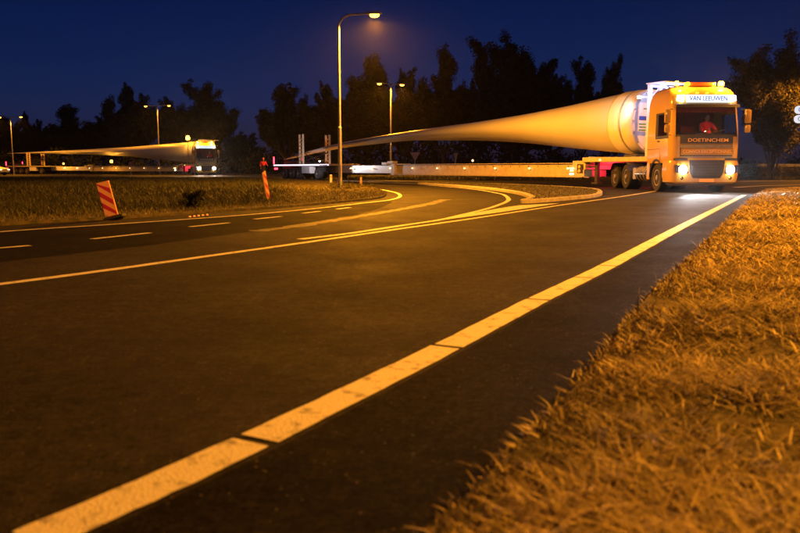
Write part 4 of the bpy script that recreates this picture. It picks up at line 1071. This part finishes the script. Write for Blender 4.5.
# ------------------------------------------------------------------ the turbine blades
def make_blade(ST, name='turbine_blade'):
    """ST rows: s, z top, z bottom, half chord, centre x"""
    ST = np.array(ST); ss = np.concatenate([np.linspace(0, 12, 49), np.linspace(12.5, ST[-1, 0], 50)])
    def cs(col):
        # smooth interpolation
        v = np.interp(ss, ST[:, 0], ST[:, col]); k = np.ones(7) / 7
        vv = np.convolve(np.pad(v, 3, mode='edge'), k, 'valid'); vv[:3] = v[:3]; vv[-2:] = v[-2:]; return vv
    zt, zb, hc, cx = cs(1), cs(2), cs(3), cs(4); n = 40
    t = empty(name, (0, 0, 0)); vs_ = []; fs = []
    for i, s_ in enumerate(ss):
        k = min(1, max(0, (s_ - 1.2) / 6)); k = k * k * (3 - 2 * k); cz = (zt[i] + zb[i]) / 2; c = (zt[i] - zb[i]) / 2
        for j in range(n):
            q = math.tau * j / n; u = -math.cos(q)                       # -1 leading edge (near side) .. +1 trailing edge
            th = math.sin(q) * (1 - k * .62 * max(0, (u + .35) / 1.35) ** 1.1)
            vs_.append((cx[i] + hc[i] * u, s_, cz + c * th - k * .10 * c * (u)))
    for i in range(len(ss) - 1):
        for j in range(n): fs.append((i * n + j, i * n + (j + 1) % n, (i + 1) * n + (j + 1) % n, (i + 1) * n + j))
    fs.append(tuple((len(ss) - 1) * n + j for j in range(n)))
    MB().add(vs_, fs).build('blade_shell', M['blade_white'], t, smooth=True)
    r = hc[0]; cz = (zt[0] + zb[0]) / 2; Q = Matrix.Translation((0, 0, cz)) @ Matrix.Rotation(-math.pi / 2, 4, 'X')
    MB().lathe([(r + .015, 1.25), (r + .03, 1.2), (r + .028, .4), (r + .034, .36), (r + .034, .05), (r - .02, -.03), (r - .16, -.06), (r - .18, -.02), (r - .3, -.01)], Q, 48).build('root_wrap', M['wrap'], t, smooth=True)
    rp = MB().lathe([(r - .04, .06), (r - .30, -.008), (0, -.012)], Q, 48).build('root_cover', M['wrap'], t)
    for k, (x, z, w_, h_, m) in enumerate(((-.55, .12, .5, .16, 'blue'), (.15, .12, .5, .16, 'blue'), (-.5, -.12, .6, .04, 'green'), (-.5, -.24, .55, .04, 'green'), (-.5, -.36, .6, .04, 'green'), (.2, -.12, .6, .04, 'green'), (-.3, .5, .5, .05, 'green'))):
        MB().b2((x - w_ / 2, -.03, cz + z - h_ / 2), (x + w_ / 2, -.016, cz + z + h_ / 2)).build('printed_panel', M[m], rp)
    st = MB()
    for k in range(16):
        a = math.tau * k / 16; st.lathe([(.03, -.07), (.03, -.02)], Q @ Matrix.Translation(((r - .09) * math.cos(a), (r - .09) * math.sin(a), 0)), 6)
    st.build('root_bolt_ring', M['galv'], t)
    MB().lathe([(r + .045, .55), (r + .045, .63)], Q, 48).build('lashing_strap', M['galv'], t)
    return t
bl1 = make_blade([(0, 4.03, 1.47, 1.28, 0), (1.4, 4.02, 1.48, 1.28, 0), (4.65, 3.72, 1.70, 1.45, .15), (7.5, 3.50, 2.0, 1.5, .2), (10.8, 3.34, 2.23, 1.4, .15), (19, 3.07, 2.52, 1.05, .0), (27.2, 2.68, 2.28, .68, -.1), (33, 2.22, 1.96, .42, -.1), (37, 1.80, 1.64, .22, 0), (39.3, 1.56, 1.50, .05, .05)])
ax = Matrix.Rotation(B1, 3, 'Z'); bl1.location = K1 + ax @ Vector((0, -.1, 0)); bl1.rotation_euler = (0, 0, B1)
tag(bl1, 'long white wind turbine blade across the middle, its round root behind the near truck', 'turbine blade', 'wind turbine blades on trailers')
bl2 = make_blade([(0, 4.0, 1.47, 1.28, 0), (2, 3.98, 1.5, 1.3, 0), (6, 3.80, 1.75, 1.45, .15), (12, 3.55, 2.25, 1.35, .1), (20, 3.34, 2.6, 1.0, 0), (28, 3.2, 2.8, .65, 0), (34, 3.1, 2.88, .38, 0), (39.3, 3.0, 2.94, .05, 0)])
ax = Matrix.Rotation(B2, 3, 'Z'); bl2.location = K2 + ax @ Vector((0, .35, 0)); bl2.rotation_euler = (0, 0, B2)
tag(bl2, 'dark far wind turbine blade with a bright upper edge, at the left', 'turbine blade', 'wind turbine blades on trailers')

# ------------------------------------------------------------------ the person in orange and red
pd = 72.0; pr = empty('person', (at(264.5, pd), pd, 0), R(15)); tag(pr, 'person in orange and red workwear walking behind the trailer tail', 'person')
J = [(0, 0, .93), (0, .0, 1.15), (0, -.02, 1.40), (0, -.04, 1.50), (-.19, 0, 1.40), (.19, 0, 1.40), (-.26, .05, 1.13), (.27, -.12, 1.15), (-.24, -.05, .90), (.33, -.34, 1.08),
     (-.10, -.12, .50), (.10, .10, .50), (-.11, -.22, .09), (.11, .30, .12), (-.11, -.36, .05), (.12, .18, .05)]
E_ = [(0, 1), (1, 2), (2, 3), (2, 4), (2, 5), (4, 6), (5, 7), (6, 8), (7, 9), (0, 10), (0, 11), (10, 12), (11, 13), (12, 14), (13, 15)]
skinned('body', J, E_, [(.16, .12), (.15, .11), (.15, .11), .055, .07, .07, .055, .055, .035, .035, .075, .075, .05, .05, .045, .045], M['dark_cloth'], pr)
skinned('jacket', [(0, .0, .84), (0, 0, 1.15), (0, -.02, 1.38), (-.20, 0, 1.40), (.20, 0, 1.40), (-.265, .05, 1.13), (.275, -.12, 1.15), (-.245, -.03, .95), (.32, -.30, 1.10)], [(0, 1), (1, 2), (2, 3), (2, 4), (3, 5), (4, 6), (5, 7), (6, 8)], [(.19, .15), (.18, .14), (.17, .13), .085, .085, .07, .07, .055, .055], M['redvest'], pr)
skinned('collar', [(0, -.02, 1.34), (0, -.02, 1.47)], [(0, 1)], [(.19, .15), (.10, .09)], M['hivis'], pr)
hd_ = head(pr, (0, -.05, 1.63), 1.05, hair=False)
MB().lathe([(.095, .0), (.10, .02), (.085, .09), (.05, .13), (0, .145)], Matrix.Translation((0, -.04, 1.66)) @ Matrix.Diagonal((1, 1.15, 1, 1)), 14).build('hood', M['hivis'], hd_, smooth=True)
hand(pr, (-.24, -.06, .90), (0, -.2, -1)); hand(pr, (.33, -.35, 1.08), (.1, -1, -.2))

# ------------------------------------------------------------------ a car cut by the left picture edge and a round sign
cd = 92; ca = empty('parked_car', (at(-7, cd), cd, 0), R(75)); tag(ca, 'pale car cut off by the left picture edge', 'car')
bd = MB(); sec = []
for y, w_, zt, zb in ((-2.1, .70, .62, .38), (-1.95, .80, .78, .28), (-1.0, .86, .95, .25), (0, .88, 1.0, .25), (1.2, .88, 1.02, .25), (1.95, .84, .98, .3), (2.1, .75, .8, .42)):
    sec.append([(-w_, y, zb), (-w_, y, (zt + zb) * .55), (-w_ * .92, y, zt), (w_ * .92, y, zt), (w_, y, (zt + zb) * .55), (w_, y, zb)])
bd.add([v for s_ in sec for v in s_], [(i * 6 + k, i * 6 + (k + 1) % 6, i * 6 + 6 + (k + 1) % 6, i * 6 + 6 + k) for i in range(6) for k in range(6)] + [(0, 1, 2, 3, 4, 5), (36, 37, 38, 39, 40, 41)])
cb_ = bd.build('body', M['white'], ca, smooth=True)
cbn = MB(); sec = [[(-.80, -.95, .96), (.80, -.95, .96)], [(-.62, -.25, 1.42), (.62, -.25, 1.42)], [(-.62, 1.05, 1.44), (.62, 1.05, 1.44)], [(-.78, 1.85, .98), (.78, 1.85, .98)]]
cbn.add([v for s_ in sec for v in s_], [(0, 1, 3, 2), (2, 3, 5, 4), (4, 5, 7, 6), (0, 2, 4, 6), (1, 3, 5, 7)]); cbn.build('window_band', M['black'], ca)
MB().b2((-.60, -.22, 1.445), (.60, 1.0, 1.47), .01).build('roof', M['white'], ca)
for sx in (-1, 1):
    for y in (-1.3, 1.3): wheel(ca, (sx * .78, y, .31), .31, .2, sx)
    MB().b2((sx * .62 - .12, -2.13, .60), (sx * .62 + .12, -2.05, .72), .01).build('headlight', M['e_marker'], ca)
rs_ = empty('round_sign', (at(133, 90), 90, 0)); tag(rs_, 'small round sign on a post before the far trailer beam', 'road sign')
MB().tube([(0, 0, 0), (0, 0, 1.2)], .03, 6).build('post', M['galv'], rs_)
sd = MB().lathe([(.28, -.01), (.28, .01), (0, .012)], Matrix.Translation((0, -.05, 1.35)) @ Matrix.Rotation(math.pi / 2, 4, 'X'), 20).build('sign_plate', M['red'], rs_)
MB().lathe([(.20, .013), (0, .014)], Matrix.Translation((0, -.05, 1.35)) @ Matrix.Rotation(math.pi / 2, 4, 'X'), 20).build('white_field', M['orange'], sd)

# ------------------------------------------------------------------ night haze
if HAZE_DENSITY > 0:
    hz = MB().b2((-190, -30, -1.0), (150, 215, 26)); hm = bpy.data.materials.new('haze'); hm.use_nodes = True
    n_ = hm.node_tree; n_.nodes.clear(); o_ = n_.nodes.new('ShaderNodeOutputMaterial'); pv = n_.nodes.new('ShaderNodeVolumePrincipled')
    pv.inputs['Color'].default_value = (.9, .9, .9, 1); pv.inputs['Density'].default_value = HAZE_DENSITY; pv.inputs['Anisotropy'].default_value = .88
    n_.links.new(pv.outputs[0], o_.inputs['Volume']); ho = hz.build('haze', hm); ho['kind'] = 'stuff'; ho['label'] = 'thin night haze glowing round the lamps'
